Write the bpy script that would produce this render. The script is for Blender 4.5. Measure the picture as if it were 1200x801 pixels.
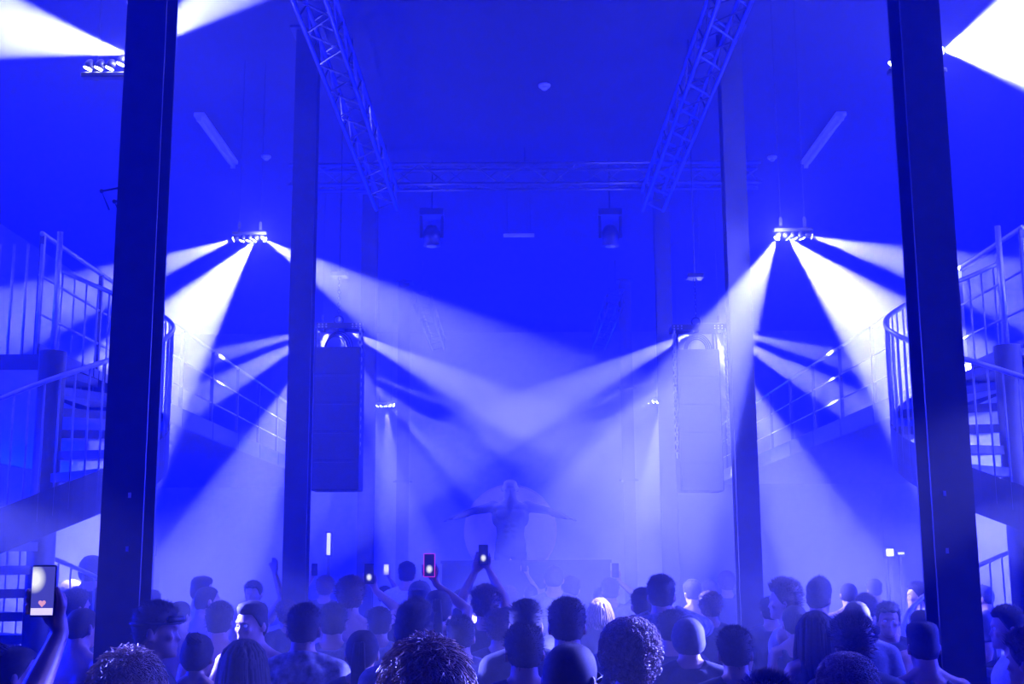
import bpy, bmesh, math, random
import numpy as np
from mathutils import Vector, Matrix, Euler, Quaternion

# ---------------------------------------------------------------- clear
for o in list(bpy.data.objects):
    bpy.data.objects.remove(o, do_unlink=True)
SC = bpy.context.scene
COL = SC.collection
R = math.radians

# ---------------------------------------------------------------- camera
W, H = 1200.0, 801.0
FPX = 1440.0                       # focal length in pixels of the 1200 px frame
EYE = Vector((0.0, 0.0, 1.95))
PITCH = math.atan((656.0 - 400.5) / FPX)
YAW = math.atan(-3.0 / FPX)
ROLL = R(-0.33)
cam_d = bpy.data.cameras.new('camera')
cam = bpy.data.objects.new('camera', cam_d)
COL.objects.link(cam)
cam_d.sensor_width = 36.0
cam_d.lens = FPX / W * 36.0
cam_d.clip_end = 200
CROT = Matrix.Rotation(-YAW, 3, 'Z') @ Matrix.Rotation(R(90) + PITCH, 3, 'X') @ Matrix.Rotation(ROLL, 3, 'Z')
cam.matrix_world = Matrix.Translation(EYE) @ CROT.to_4x4()
SC.camera = cam


def ray(px, py):
    v = Vector(((px - W / 2) / FPX, (H / 2 - py) / FPX, -1.0))
    return CROT @ v


def atY(px, py, Y):
    """point on the pixel's ray at distance Y down the hall"""
    d = ray(px, py)
    return EYE + d * (Y / d.y)


def atZ(px, py, z):
    """point on the pixel's ray at height z"""
    d = ray(px, py)
    return EYE + d * ((z - EYE.z) / d.z)


# ---------------------------------------------------------------- world: haze in the air
world = bpy.data.worlds.new('World')
SC.world = world
world.use_nodes = True
nt = world.node_tree
nt.nodes.clear()
wo = nt.nodes.new('ShaderNodeOutputWorld')
bg = nt.nodes.new('ShaderNodeBackground')
bg.inputs['Color'].default_value = (0, 0, 0, 1)
bg.inputs['Strength'].default_value = 0.0
vs = nt.nodes.new('ShaderNodeVolumeScatter')
vs.inputs['Color'].default_value = (1, 1, 1, 1)
vs.inputs['Density'].default_value = 0.020
vs.inputs['Anisotropy'].default_value = 0.0
nt.links.new(bg.outputs[0], wo.inputs['Surface'])
nt.links.new(vs.outputs[0], wo.inputs['Volume'])
try:
    world.cycles.volume_sampling = 'MULTIPLE_IMPORTANCE'
except Exception:
    pass

SC.view_settings.view_transform = 'Standard'
SC.view_settings.look = 'None'
SC.view_settings.exposure = 0.0
SC.view_settings.gamma = 1.0
SC.view_settings.use_curve_mapping = False

BLUE = (0.0, 0.004, 1.0)
BEAM = (0.145, 0.155, 1.0)
WASH = 5400.0
BEAM_W = 90.0


def area_light(name, loc, sx, sy, energy, color, rot=(0, 0, 0)):
    d = bpy.data.lights.new(name, 'AREA')
    d.shape = 'RECTANGLE'
    d.size = sx
    d.size_y = sy
    d.energy = energy
    d.color = color
    o = bpy.data.objects.new(name, d)
    COL.objects.link(o)
    o.location = loc
    o.rotation_euler = rot
    return o


# added blue fill: unseen area lights along side walls, at back and overhead
area_light('blue_fill', (-8.7, 15.5, 3.6), 3.0, 19.0, WASH * 2.1, BLUE, (0, R(-90), 0))
area_light('blue_fill', (9.0, 15.5, 3.6), 3.0, 19.0, WASH * 2.1, BLUE, (0, R(90), 0))
area_light('blue_fill', (0.16, 30.6, 4.6), 12.0, 3.5, WASH * 0.9, BLUE, (R(-90), 0, 0))
area_light('blue_fill', (0.16, 3.0, 7.4), 8.0, 5.0, WASH * 0.05, BLUE)

# ---------------------------------------------------------------- helpers
def tag(o, label=None, cat=None, group=None, kind=None):
    if label: o['label'] = label
    if cat: o['category'] = cat
    if group: o['group'] = group
    if kind: o['kind'] = kind
    return o


def empty(name, loc=(0, 0, 0), rz=0.0):
    o = bpy.data.objects.new(name, None)
    o.empty_display_size = 0.1
    COL.objects.link(o)
    o.location = loc
    o.rotation_euler = (0, 0, rz)
    return o


def link(name, me, parent=None):
    o = bpy.data.objects.new(name, me)
    COL.objects.link(o)
    if parent is not None:
        o.parent = parent
    return o


class MB:
    """collects boxes, tubes and lofts; build() links them as one mesh"""
    def __init__(s):
        s.v = []; s.f = []

    def add(s, vs_, fs_):
        n = len(s.v)
        s.v += [tuple(v) for v in vs_]
        s.f += [tuple(i + n for i in f) for f in fs_]
        return s

    def box(s, c, size, rot=None):
        x, y, z = size[0] / 2, size[1] / 2, size[2] / 2
        pts = [Vector(p) for p in ((-x, -y, -z), (x, -y, -z), (x, y, -z), (-x, y, -z), (-x, -y, z), (x, -y, z), (x, y, z), (-x, y, z))]
        if rot is not None:
            pts = [rot @ p for p in pts]
        c = Vector(c)
        s.add([p + c for p in pts], [(0, 3, 2, 1), (4, 5, 6, 7), (0, 1, 5, 4), (1, 2, 6, 5), (2, 3, 7, 6), (3, 0, 4, 7)])
        return s

    def box2(s, a, b):
        a = Vector(a); b = Vector(b)
        return s.box((a + b) / 2, (abs(b.x - a.x), abs(b.y - a.y), abs(b.z - a.z)))

    def bar(s, a, b, w, h, up=Vector((0, 0, 1))):
        a = Vector(a); b = Vector(b)
        d = b - a
        L = d.length
        y = d.normalized()
        x = y.cross(up)
        if x.length < 1e-5:
            x = Vector((1, 0, 0))
        x.normalize()
        z = x.cross(y)
        rot = Matrix((x, y, z)).transposed()
        return s.box((a + b) / 2, (w, L, h), rot)

    def tube(s, pts, r, n=8, cap=True, closed=False, flat=1.0):
        pts = [Vector(p) for p in pts]
        m = len(pts)
        rs = r if isinstance(r, (list, tuple)) else [r] * m
        rings = []
        prev = None
        for i, p in enumerate(pts):
            if closed:
                t = pts[(i + 1) % m] - pts[(i - 1) % m]
            else:
                t = pts[min(i + 1, m - 1)] - pts[max(i - 1, 0)]
            t.normalize()
            if prev is None:
                ref = Vector((0, 0, 1)) if abs(t.z) < 0.9 else Vector((0, 1, 0))
                u = t.cross(ref).normalized()
            else:
                u = prev - t * prev.dot(t)
                if u.length < 1e-6:
                    u = t.orthogonal()
                u.normalize()
            prev = u
            w = t.cross(u)
            rings.append([p + (u * math.cos(2 * math.pi * k / n) + w * math.sin(2 * math.pi * k / n) * flat) * rs[i] for k in range(n)])
        vs_ = [q for rg in rings for q in rg]
        fs_ = []
        rng = m if closed else m - 1
        for i in range(rng):
            j = (i + 1) % m
            for k in range(n):
                k2 = (k + 1) % n
                fs_.append((i * n + k, i * n + k2, j * n + k2, j * n + k))
        if cap and not closed:
            fs_.append(tuple(range(n - 1, -1, -1)))
            fs_.append(tuple((m - 1) * n + k for k in range(n)))
        return s.add(vs_, fs_)

    def loft(s, rings, cap=True, wrap=True):
        n = len(rings[0]); m = len(rings)
        vs_ = [q for rg in rings for q in rg]
        fs_ = []
        for i in range(m - 1):
            for k in range(n if wrap else n - 1):
                k2 = (k + 1) % n
                fs_.append((i * n + k, i * n + k2, (i + 1) * n + k2, (i + 1) * n + k))
        if cap:
            fs_.append(tuple(range(n - 1, -1, -1)))
            fs_.append(tuple((m - 1) * n + k for k in range(n)))
        return s.add(vs_, fs_)

    def ell(s, c, rad, seg=14, rings=9, rot=None):
        c = Vector(c)
        rr = []
        for i in range(1, rings):
            a = math.pi * i / rings
            ring = []
            for k in range(seg):
                b = 2 * math.pi * k / seg
                p = Vector((rad[0] * math.sin(a) * math.cos(b), rad[1] * math.sin(a) * math.sin(b), -rad[2] * math.cos(a)))
                if rot is not None:
                    p = rot @ p
                ring.append(p + c)
            rr.append(ring)
        n = len(s.v)
        s.loft(rr, cap=False)
        lo = Vector((0, 0, -rad[2])); hi = Vector((0, 0, rad[2]))
        if rot is not None:
            lo = rot @ lo; hi = rot @ hi
        b0 = len(s.v)
        s.v += [tuple(c + lo), tuple(c + hi)]
        for k in range(seg):
            k2 = (k + 1) % seg
            s.f.append((b0, n + k2, n + k))
            t = n + (rings - 2) * seg
            s.f.append((b0 + 1, t + k, t + k2))
        return s

    def mesh(s, name, mat=None, smooth=False, bevel=0.0):
        me = bpy.data.meshes.new(name)
        me.from_pydata(s.v, [], s.f)
        me.update()
        if bevel > 0:
            bm = bmesh.new()
            bm.from_mesh(me)
            eds = [e for e in bm.edges if len(e.link_faces) == 2 and e.calc_face_angle(0) > 0.6]
            bmesh.ops.bevel(bm, geom=eds, offset=bevel, segments=1, affect='EDGES')
            bm.to_mesh(me)
            bm.free()
        if mat is not None:
            me.materials.append(mat)
        if smooth:
            me.polygons.foreach_set('use_smooth', [True] * len(me.polygons))
        return me

    def build(s, name, mat, parent=None, smooth=False, bevel=0.0):
        return link(name, s.mesh(name, mat, smooth, bevel), parent)


def material(name, col, rough=0.6, metal=0.0, var=0.15, scale=6.0, bump=0.0, emit=None, emit_s=0.0, alpha=1.0):
    m = bpy.data.materials.new(name)
    m.use_nodes = True
    t = m.node_tree
    p = t.nodes['Principled BSDF']
    p.inputs['Roughness'].default_value = rough
    p.inputs['Metallic'].default_value = metal
    tc = t.nodes.new('ShaderNodeTexCoord')
    no = t.nodes.new('ShaderNodeTexNoise')
    no.inputs['Scale'].default_value = scale
    no.inputs['Detail'].default_value = 4.0
    t.links.new(tc.outputs['Object'], no.inputs['Vector'])
    rp = t.nodes.new('ShaderNodeValToRGB')
    c = np.array(col)
    rp.color_ramp.elements[0].position = 0.3
    rp.color_ramp.elements[1].position = 0.7
    rp.color_ramp.elements[0].color = tuple(np.clip(c * (1 - var), 0, 1)) + (1,)
    rp.color_ramp.elements[1].color = tuple(np.clip(c * (1 + var), 0, 1)) + (1,)
    t.links.new(no.outputs['Fac'], rp.inputs['Fac'])
    t.links.new(rp.outputs['Color'], p.inputs['Base Color'])
    if bump > 0:
        b = t.nodes.new('ShaderNodeBump')
        b.inputs['Strength'].default_value = bump
        b.inputs['Distance'].default_value = 0.01
        t.links.new(no.outputs['Fac'], b.inputs['Height'])
        t.links.new(b.outputs['Normal'], p.inputs['Normal'])
    if emit is not None:
        p.inputs['Emission Color'].default_value = tuple(emit) + (1,)
        p.inputs['Emission Strength'].default_value = emit_s
    return m


M = {}
M['steel'] = material('column_paint', (0.045, 0.045, 0.05), 0.45, 0.0, 0.2, 9, 0.1)
M['dark'] = material('black_metal', (0.03, 0.03, 0.033), 0.4, 0.3, 0.2, 20)
M['alu'] = material('truss_aluminium', (0.10, 0.10, 0.11), 0.3, 0.7, 0.1, 30)
M['stair'] = material('stair_steel', (0.05, 0.05, 0.055), 0.5, 0.2, 0.2, 12)
M['rail'] = material('brushed_rail', (0.6, 0.6, 0.62), 0.3, 0.4, 0.1, 30)
M['tread'] = material('tread_plate', (0.10, 0.10, 0.105), 0.55, 0.2, 0.15, 18)
M['wall'] = material('painted_wall', (0.20, 0.20, 0.215), 0.8, 0, 0.15, 1.5, 0.1)
M['ceil'] = material('ceiling_paint', (0.03, 0.03, 0.034), 0.9, 0, 0.2, 2, 0.1)
M['floor'] = material('concrete_floor', (0.08, 0.08, 0.083), 0.5, 0, 0.25, 2.5, 0.1)
M['cloth_black'] = material('speaker_cloth', (0.022, 0.022, 0.024), 0.75, 0, 0.2, 60, 0.2)
M['plastic_white'] = material('white_plastic', (0.75, 0.75, 0.74), 0.4, 0, 0.05, 10)
M['baluster'] = material('baluster_steel', (0.28, 0.28, 0.29), 0.35, 0.4, 0.1, 30)
M['lens'] = material('lamp_lens', (0.9, 0.92, 1.0), 0.2, 0, 0.02, 10, 0, (0.75, 0.78, 1.0), 40.0)
M['rubber'] = material('cable_rubber', (0.02, 0.02, 0.02), 0.6, 0, 0.2, 20)

# ---------------------------------------------------------------- the hall
CX = 0.16                   # middle of the nave
XL, XR = CX - 9.0, CX + 9.0
YB, YF = 31.0, -6.0
ZC = 7.7


def struct(name, mb, mat, parent=None):
    o = mb.build(name, mat, parent)
    if parent is None:
        o['kind'] = 'structure'
    return o


struct('floor', MB().box2((XL - .2, YF, -0.2), (XR + .2, YB + .2, 0)), M['floor'])
struct('ceiling', MB().box2((XL - .2, YF, ZC), (XR + .2, YB + .2, ZC + .25)), M['ceil'])
struct('wall_left', MB().box2((XL - .2, YF, 0), (XL, YB, ZC)), M['wall'])
struct('wall_right', MB().box2((XR, YF, 0), (XR + .2, YB, ZC)), M['wall'])
struct('wall_back', MB().box2((XL - .2, YB, 0), (XR + .2, YB + .2, ZC)), M['wall'])
struct('wall_front', MB().box2((XL - .2, YF - .2, 0), (XR + .2, YF, ZC)), M['wall'])

# steel columns: H-sections, four pairs
COLD = [7.0, 12.75, 18.9, 25.2]
COLX = [(148, 1113), (347, 877), (428, 786), (471, 739)]


def column(px, D, side, near):
    p = atY(px, 656, D)
    o = empty('steel_column', (p.x, D, 0))
    w, d, t = 0.235, 0.24, 0.018
    m = MB()
    m.box2((-w / 2, -d / 2, 0), (w / 2, -d / 2 + t, ZC))
    m.box2((-w / 2, d / 2 - t, 0), (w / 2, d / 2, ZC))
    m.box2((-t / 2, -d / 2 + t, 0), (t / 2, d / 2 - t, ZC))
    m.build('shaft', M['steel'], o)
    MB().box2((-.2, -.2, 0), (.2, .2, .025)).build('base_plate', M['steel'], o)
    MB().box2((-.18, -.18, ZC - .025), (.18, .18, ZC)).build('cap_plate', M['steel'], o)
    for sx in (-1, 1):
        for sy in (-1, 1):
            MB().tube([(sx * .165, sy * .165, .025), (sx * .165, sy * .165, .05)], .016, 6).build('anchor_bolt', M['alu'], o)
    return o, w, d


for i, D in enumerate(COLD):
    for s in (0, 1):
        o, w, d = column(COLX[i][s], D, s, i == 0)
        lab = [('taped steel column beside the raised heart-screen phone', 'taped steel column beside the pale-shirted guest'),
               ('steel column standing before the dark sharp-edged hanging loudspeaker', 'steel column standing before the haze-veiled hanging loudspeaker'),
               ('steel column right behind the dark sharp-edged hanging loudspeaker', 'steel column right behind the haze-veiled hanging loudspeaker'),
               ('slim stage-end steel column with pipe clamps, on the row with the dark loudspeaker', 'slim stage-end steel column with pipe clamps, on the row with the haze-veiled loudspeaker')][i][s]
        tag(o, lab, 'column', 'steel columns of the hall')
        if i == 0:
            # strips of pale tape left on the front flange
            for py in ((580, 643), (578, 645))[s]:
                q = atY(((152, 149), (1107, 1110))[s][0 if py < 600 else 1], py, D - d / 2)
                lz = q.z
                MB().box((q.x - o.location.x, -d / 2 - .002, lz), (.016, .004, .03)).build('tape_scrap', M['plastic_white'], o)
        if i == 3:
            q = atY(471, 456, D)
            for zz in (q.z, q.z - 1.9):
                m = MB()
                m.box((0, 0, zz), (w + .05, d + .05, .05))
                m.build('pipe_clamp', M['dark'], o)
                for sx in (-1, 1):
                    MB().tube([(sx * (w / 2 + .025), 0, zz), (sx * (w / 2 + .08), 0, zz)], .018, 6).build('clamp_bolt', M['dark'], o)


# ---------------------------------------------------------------- roof trusses
def truss(name, a, b, wdt=0.29, n=None, label='', group='aluminium roof trusses'):
    a = Vector(a); b = Vector(b)
    L = (b - a).length
    o = empty(name, a)
    dirv = (b - a).normalized()
    side = dirv.cross(Vector((0, 0, 1))).normalized()
    up = Vector((0, 0, 1))
    h = wdt / 2
    corners = [(-h, -h), (h, -h), (h, h), (-h, h)]
    for (cx, cz) in corners:
        off = side * cx + up * cz
        MB().tube([off, off + dirv * L], 0.024, 8).build('chord', M['alu'], o, True)
    if n is None:
        n = max(2, int(L / 0.36))
    for q in range(4):
        c0 = side * corners[q][0] + up * corners[q][1]
        c1 = side * corners[(q + 1) % 4][0] + up * corners[(q + 1) % 4][1]
        m = MB()
        for i in range(n):
            p0 = (c0 if i % 2 == 0 else c1) + dirv * (L * i / n)
            p1 = (c1 if i % 2 == 0 else c0) + dirv * (L * (i + 1) / n)
            m.tube([p0, p1], 0.010, 5, cap=False)
        m.build('lacing', M['alu'], o)
    # hanger rods to the ceiling
    k = max(2, int(L / 3))
    for i in range(k + 1):
        t = 0.15 + (L - 0.3) * i / k
        p = dirv * t + up * h
        MB().tube([p, p + Vector((0, 0, ZC - a.z - h))], 0.008, 5).build('hanger_rod', M['dark'], o)
    tag(o, label, 'truss', group)
    return o


ZT = 6.95
lt0 = atZ(373, 0, ZT); lt1 = atZ(453, 234, ZT)
rt0 = atZ(858, 0, ZT); rt1 = atZ(765, 235, ZT)
LTX, RTX = lt1.x, rt1.x
truss('roof_truss', (LTX, 2.0, ZT), (LTX, lt1.y, ZT), label='long lattice truss running down the hall above the dark loudspeaker side')
truss('roof_truss', (RTX, 2.0, ZT), (RTX, rt1.y, ZT), label='long lattice truss running down the hall above the haze-veiled loudspeaker side')
truss('cross_truss', (CX - 4.1, 9.95, ZT + .32), (CX + 4.1, 9.95, ZT + .32), label='lattice truss crossing the hall over the long trusses, above the spiral stairs')
truss('cross_truss', (CX - 3.3, 16.65, ZT + .32), (CX + 3.3, 16.65, ZT + .32), label='lattice truss crossing the hall at the stage end of the long trusses')
truss('roof_truss', (LTX, 23.2, ZT), (LTX, 28.4, ZT), label='short lattice truss near the stage, dark loudspeaker side')
truss('roof_truss', (RTX, 23.2, ZT), (RTX, 28.4, ZT), label='short lattice truss near the stage, haze-veiled loudspeaker side')


# ---------------------------------------------------------------- beam bars (the show lights)
SRC = [  # pixel of the bright inner head, distance down the hall
    ((156, 75), 8.0), ((308, 279), 13.5), ((400, 384), 17.4), ((424, 437), 21.3), ((460, 474), 25.6),
    ((1099, 70), 8.0), ((912, 276), 12.0), ((820, 385), 17.4), ((792, 437), 21.3), ((767, 470), 25.6)]
# beams: (angle in degrees seen along the hall, 0 = to the right, 90 = up; half width; strength)
FAN = [
    [(167, 15, 5.0), (88, 9, 2.5), (36, 14, 3.0)],
    [(200, 9, 3.2), (231, 18, 6), (-31, 12, 2.2)],
    [(195, 5, 2.2), (209, 7, 3.2), (243, 12, 2.4), (-26, 7, 2.2), (-64, 9, .6)],
    [(215, 7, .8), (-20, 3, 1.0), (-40, 8, .8), (-72, 9, 1.0)],
    [(235, 10, .8), (-22, 4, 1.0), (-45, 8, .5), (-84, 10, .8)],
    [(10, 34, 9)],
    [(243, 15, 2.6), (-45, 18, 6), (-15, 9, 3.0)],
    [(-14, 5, 2.2), (-29, 7, 3.2), (-63, 12, 2.4), (206, 7, 2.2), (244, 9, .6)],
    [(-35, 7, .8), (200, 3, 1.0), (220, 8, .8), (252, 9, 1.0)],
    [(-55, 10, .8), (202, 4, 1.0), (225, 8, .5), (264, 10, .8)]]
AIM = {}
BEAM_P = 260.0
TILT = [0.0, .0, .2, .2, .1, 0.0, .15, .2, .2, .1]
SPILL = [50, 130, 70, 50, 30]
GAIN = [1.0, 1.15, 1.5, 1.3, 1.2]


def beam_bar(i):
    (px, py), D = SRC[i]
    side = -1 if i < 5 else 1
    out = side
    if i == 5:
        side = -1                      # this bar runs inwards, behind its column
    p = atY(px, py, D)
    o = empty('beam_light_bar', p)
    n = 5
    step = 0.075
    m = MB()
    m.box((side * step * 2, 0.0, -0.085 if i in (0, 5) else 0.058), (step * 5 + .02, .07, .035))
    m.build('housing', M['dark'], o, bevel=.006)
    for k in (0.4, 3.6):
        y0 = .07 if i in (0, 5) else 0.0
        z0 = -.09 if i in (0, 5) else .07
        MB().bar((side * step * k, y0, z0), (side * step * k, y0, z0 + .12), .03, .012).build('bracket', M['dark'], o)
        MB().tube([(side * step * k, y0, z0 + .1), (side * step * k, y0, ZC - p.z)], .0025, 5).build('wire_rope', M['dark'], o)
    beams = sorted(FAN[i], key=lambda b: out * math.cos(R(b[0])))      # inner beams from inner heads
    up = i in (0, 5)
    if not up:
        slots = {k: b for k, b in enumerate(beams[:-1])}
        slots[4] = beams[-1]
    else:
        slots = {0: beams[-1]}
    for k in range(n):
        x = side * step * k
        ang, half, st = slots.get(k, (270 + side * 25, 8, 0.0))
        zz0 = (.06 if k == 0 else 0.03 if k == 1 else 0) if up else 0.0
        # aim through a pixel on that line, somewhat nearer to the rear of the hall than the lamp
        Lp = 260.0 * 12.0 / D
        tgt = atY(px + Lp * math.cos(R(ang)), py - Lp * math.sin(R(ang)), D - (TILT[i] if out * math.cos(R(ang)) < 0 else (0.0 if i == 1 else -.3 if i == 6 else 0.0)) * 2.1)
        if (i, ang) in AIM:
            tgt = Vector(AIM[(i, ang)])
        d = (tgt - p).normalized()
        h = MB()
        q = d.to_track_quat('Z', 'Y').to_matrix()
        ring = []
        for (rr, zz) in ((.012, -.035), (.026, -.02), (.032, .0), (.034, .03)):
            ring.append([q @ Vector((rr * math.cos(2 * math.pi * j / 12), rr * math.sin(2 * math.pi * j / 12), zz)) + Vector((x, 0, zz0)) for j in range(12)])
        h.loft(ring, cap=True)
        head = h.build('lamp_head', M['dark'], o, True)
        # glowing lens disc at the mouth
        ls = MB()
        ls.loft([[q @ Vector((rr * math.cos(2 * math.pi * j / 12), rr * math.sin(2 * math.pi * j / 12), .031 + dz)) + Vector((x, 0, zz0)) for j in range(12)] for rr, dz in ((.030, 0), (.028, .004), (.012, .008))])
        ls.build('lens', M['lens'], head)
        todo = [(d, half, st)] if st > 0 else []
        if up and k == 0:               # the raised head of the near bars is a cluster of lamps
            for (a2, h2, s2) in beams[:-1]:
                t2 = atY(px + 300 * math.cos(R(a2)), py - 300 * math.sin(R(a2)), D)
                todo.append(((t2 - p).normalized(), h2, s2))
        for (d, half, st) in todo:
            ld = bpy.data.lights.new('beam', 'SPOT')
            ld.energy = BEAM_P * st * BEAM_W * GAIN[i % 5]
            ld.color = BEAM
            ld.spot_size = R(2 * half * 1.05)
            ld.spot_blend = 0.35
            ld.shadow_soft_size = 0.015
            lo = bpy.data.objects.new('beam', ld)
            COL.objects.link(lo)
            lo.parent = o
            lo.location = Vector((x, 0, zz0)) + d * .06
            lo.rotation_euler = d.to_track_quat('-Z', 'Y').to_euler()
    # stray light that every lamp of the bar spills around itself
    sd = bpy.data.lights.new('spill', 'POINT')
    sd.energy = SPILL[i % 5]
    sd.color = BEAM
    sd.shadow_soft_size = .02
    so = bpy.data.objects.new('spill', sd)
    COL.objects.link(so)
    so.parent = o
    so.location = (0, -.09, .0 if i not in (0, 5) else .06)
    return o


BAR_LAB = [
    'beam light bar half hidden by the taped column beside the raised phone',
    'beam light bar blazing over the aisle between the raised-phone column and the dark loudspeaker',
    'beam light bar behind the top bracket of the dark loudspeaker',
    'beam light bar glinting past the chain of the dark loudspeaker',
    'stage-end beam light bar by the slim clamped column on the dark loudspeaker row',
    'beam light bar behind the taped column by the pale-shirted guest',
    'beam light bar blazing over the gallery side of the haze-veiled loudspeaker',
    'beam light bar behind the top bracket of the haze-veiled loudspeaker',
    'beam light bar past the column behind the haze-veiled loudspeaker',
    'stage-end beam light bar by the slim clamped column on the haze-veiled loudspeaker row']
for i in range(10):
    tag(beam_bar(i), BAR_LAB[i], 'stage light', 'beam light bars along the column rows')


# added rim lights, out of view, on tripod stands; they edge heads with light
def added_rim_spot(x, D, z, target, label, energy, half):
    o = empty('added_rim_spot', (x, D, 0))
    c = Vector((0, 0, z))
    d = (Vector(target) - Vector((x, D, z))).normalized()
    q = d.to_track_quat('Z', 'Y').to_matrix()
    ring = []
    for rr, zz in ((.05, -.16), (.075, -.12), (.08, .0), (.085, .12)):
        ring.append([c + q @ Vector((rr * math.cos(2 * math.pi * k / 14), rr * math.sin(2 * math.pi * k / 14), zz)) for k in range(14)])
    MB().loft(ring).build('lamp_body', M['dark'], o, True)
    MB().loft([[c + q @ Vector((rr * math.cos(2 * math.pi * k / 14), rr * math.sin(2 * math.pi * k / 14), zz)) for k in range(14)] for rr, zz in ((.07, .121), (.066, .128))]).build('lens', M['rail'], o, True)
    MB().tube([(0, 0, .25), (0, 0, 1.6)], .019, 8).build('lower_pole', M['dark'], o, True)
    MB().tube([(0, 0, 1.55), (0, 0, z - .08)], .014, 8).build('upper_pole', M['dark'], o, True)
    MB().tube([(0, 0, 1.52), (0, 0, 1.62)], .03, 10).build('collar', M['dark'], o, True)
    for k in range(3):
        a = 2 * math.pi * k / 3 + .4
        e = Vector((math.cos(a) * .45, math.sin(a) * .45, .0))
        MB().tube([(0, 0, .75), e + Vector((0, 0, .012))], .011, 6).build('leg', M['dark'], o)
    ld = bpy.data.lights.new('beam', 'SPOT')
    ld.energy = energy
    ld.color = BEAM
    ld.spot_size = R(2 * half)
    ld.spot_blend = .6
    ld.shadow_soft_size = .06
    lo = bpy.data.objects.new('beam', ld)
    COL.objects.link(lo)
    lo.parent = o
    lo.location = c + d * .15
    lo.rotation_euler = d.to_track_quat('-Z', 'Y').to_euler()
    tag(o, label, 'stage light', 'added rim lamps on tripod stands')


added_rim_spot(5.0, 7.6, 3.5, (0.30, 4.3, 1.66), 'added black rim lamp on a tall tripod stand in the aisle by the pale-shirted guest', 17000, 5.0)
added_rim_spot(-4.7, 7.4, 3.5, (-0.85, 3.85, 1.62), 'added black rim lamp on a tall tripod stand in the aisle by the raised phone', 10000, 3.8)
added_rim_spot(6.0, 9.3, 2.9, (1.6, 7.5, 1.62), 'added black rim lamp on a lower tripod stand beside the stair by the pale-shirted guest', 42000, 5.0)
added_rim_spot(-5.8, 9.3, 2.9, (-1.6, 7.5, 1.62), 'added black rim lamp on a lower tripod stand beside the stair by the raised phone', 42000, 5.0)

# ---------------------------------------------------------------- galleries along both sides
ZG = 3.75
GY0, GY1 = 10.62, 28.0


def gallery(sg):
    """sg -1 left, +1 right"""
    xe = CX + sg * 4.35
    xw = XL if sg < 0 else XR
    o = empty('gallery', (xe, GY0, 0))
    o['kind'] = 'structure'
    o.name = 'trim_%d' % (1 if sg < 0 else 2)
    L = GY1 - GY0
    wdt = xw - xe
    MB().box2((0, 0, ZG - .14), (wdt, L, ZG)).build('deck', M['stair'], o)
    n = 11
    for i in range(n):                     # fascia plates, one per bay
        y0 = L * i / n + .02; y1 = L * (i + 1) / n - .02
        MB().box2((-sg * .012, y0, ZG - .13), (-sg * .001, y1, ZG + .1)).build('fascia_panel', M['tread'], o)
    for i in range(n + 1):
        y = .05 + (L - .1) * i / n
        MB().box((sg * .03, y, ZG + .55), (.04, .04, 1.1)).build('rail_post', M['stair'], o)
    for z, r_ in ((1.1, .022), (.72, .012), (.38, .012)):
        MB().tube([(sg * .03, 0.02, ZG + z), (sg * .03, L, ZG + z)], r_, 8).build('rail_bar', M['rail'], o, True)
    # guard across the front end of the deck
    me = MB().tube([(0, 0, ZG - .12), (0, 0, ZG + 1.0)], .014, 6).mesh('guard_baluster', M['rail'], True)
    k = int(abs(wdt) / .125)
    for i in range(k):
        b = link('guard_baluster', me, o)
        b.location = (sg * (.02 + i * .125), .02, 0)
    MB().box2((-sg * .02, -.012, ZG - .14), (wdt, 0.0, ZG)).build('front_fascia', M['stair'], o)
    return o


gallery(-1)
gallery(1)


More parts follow.
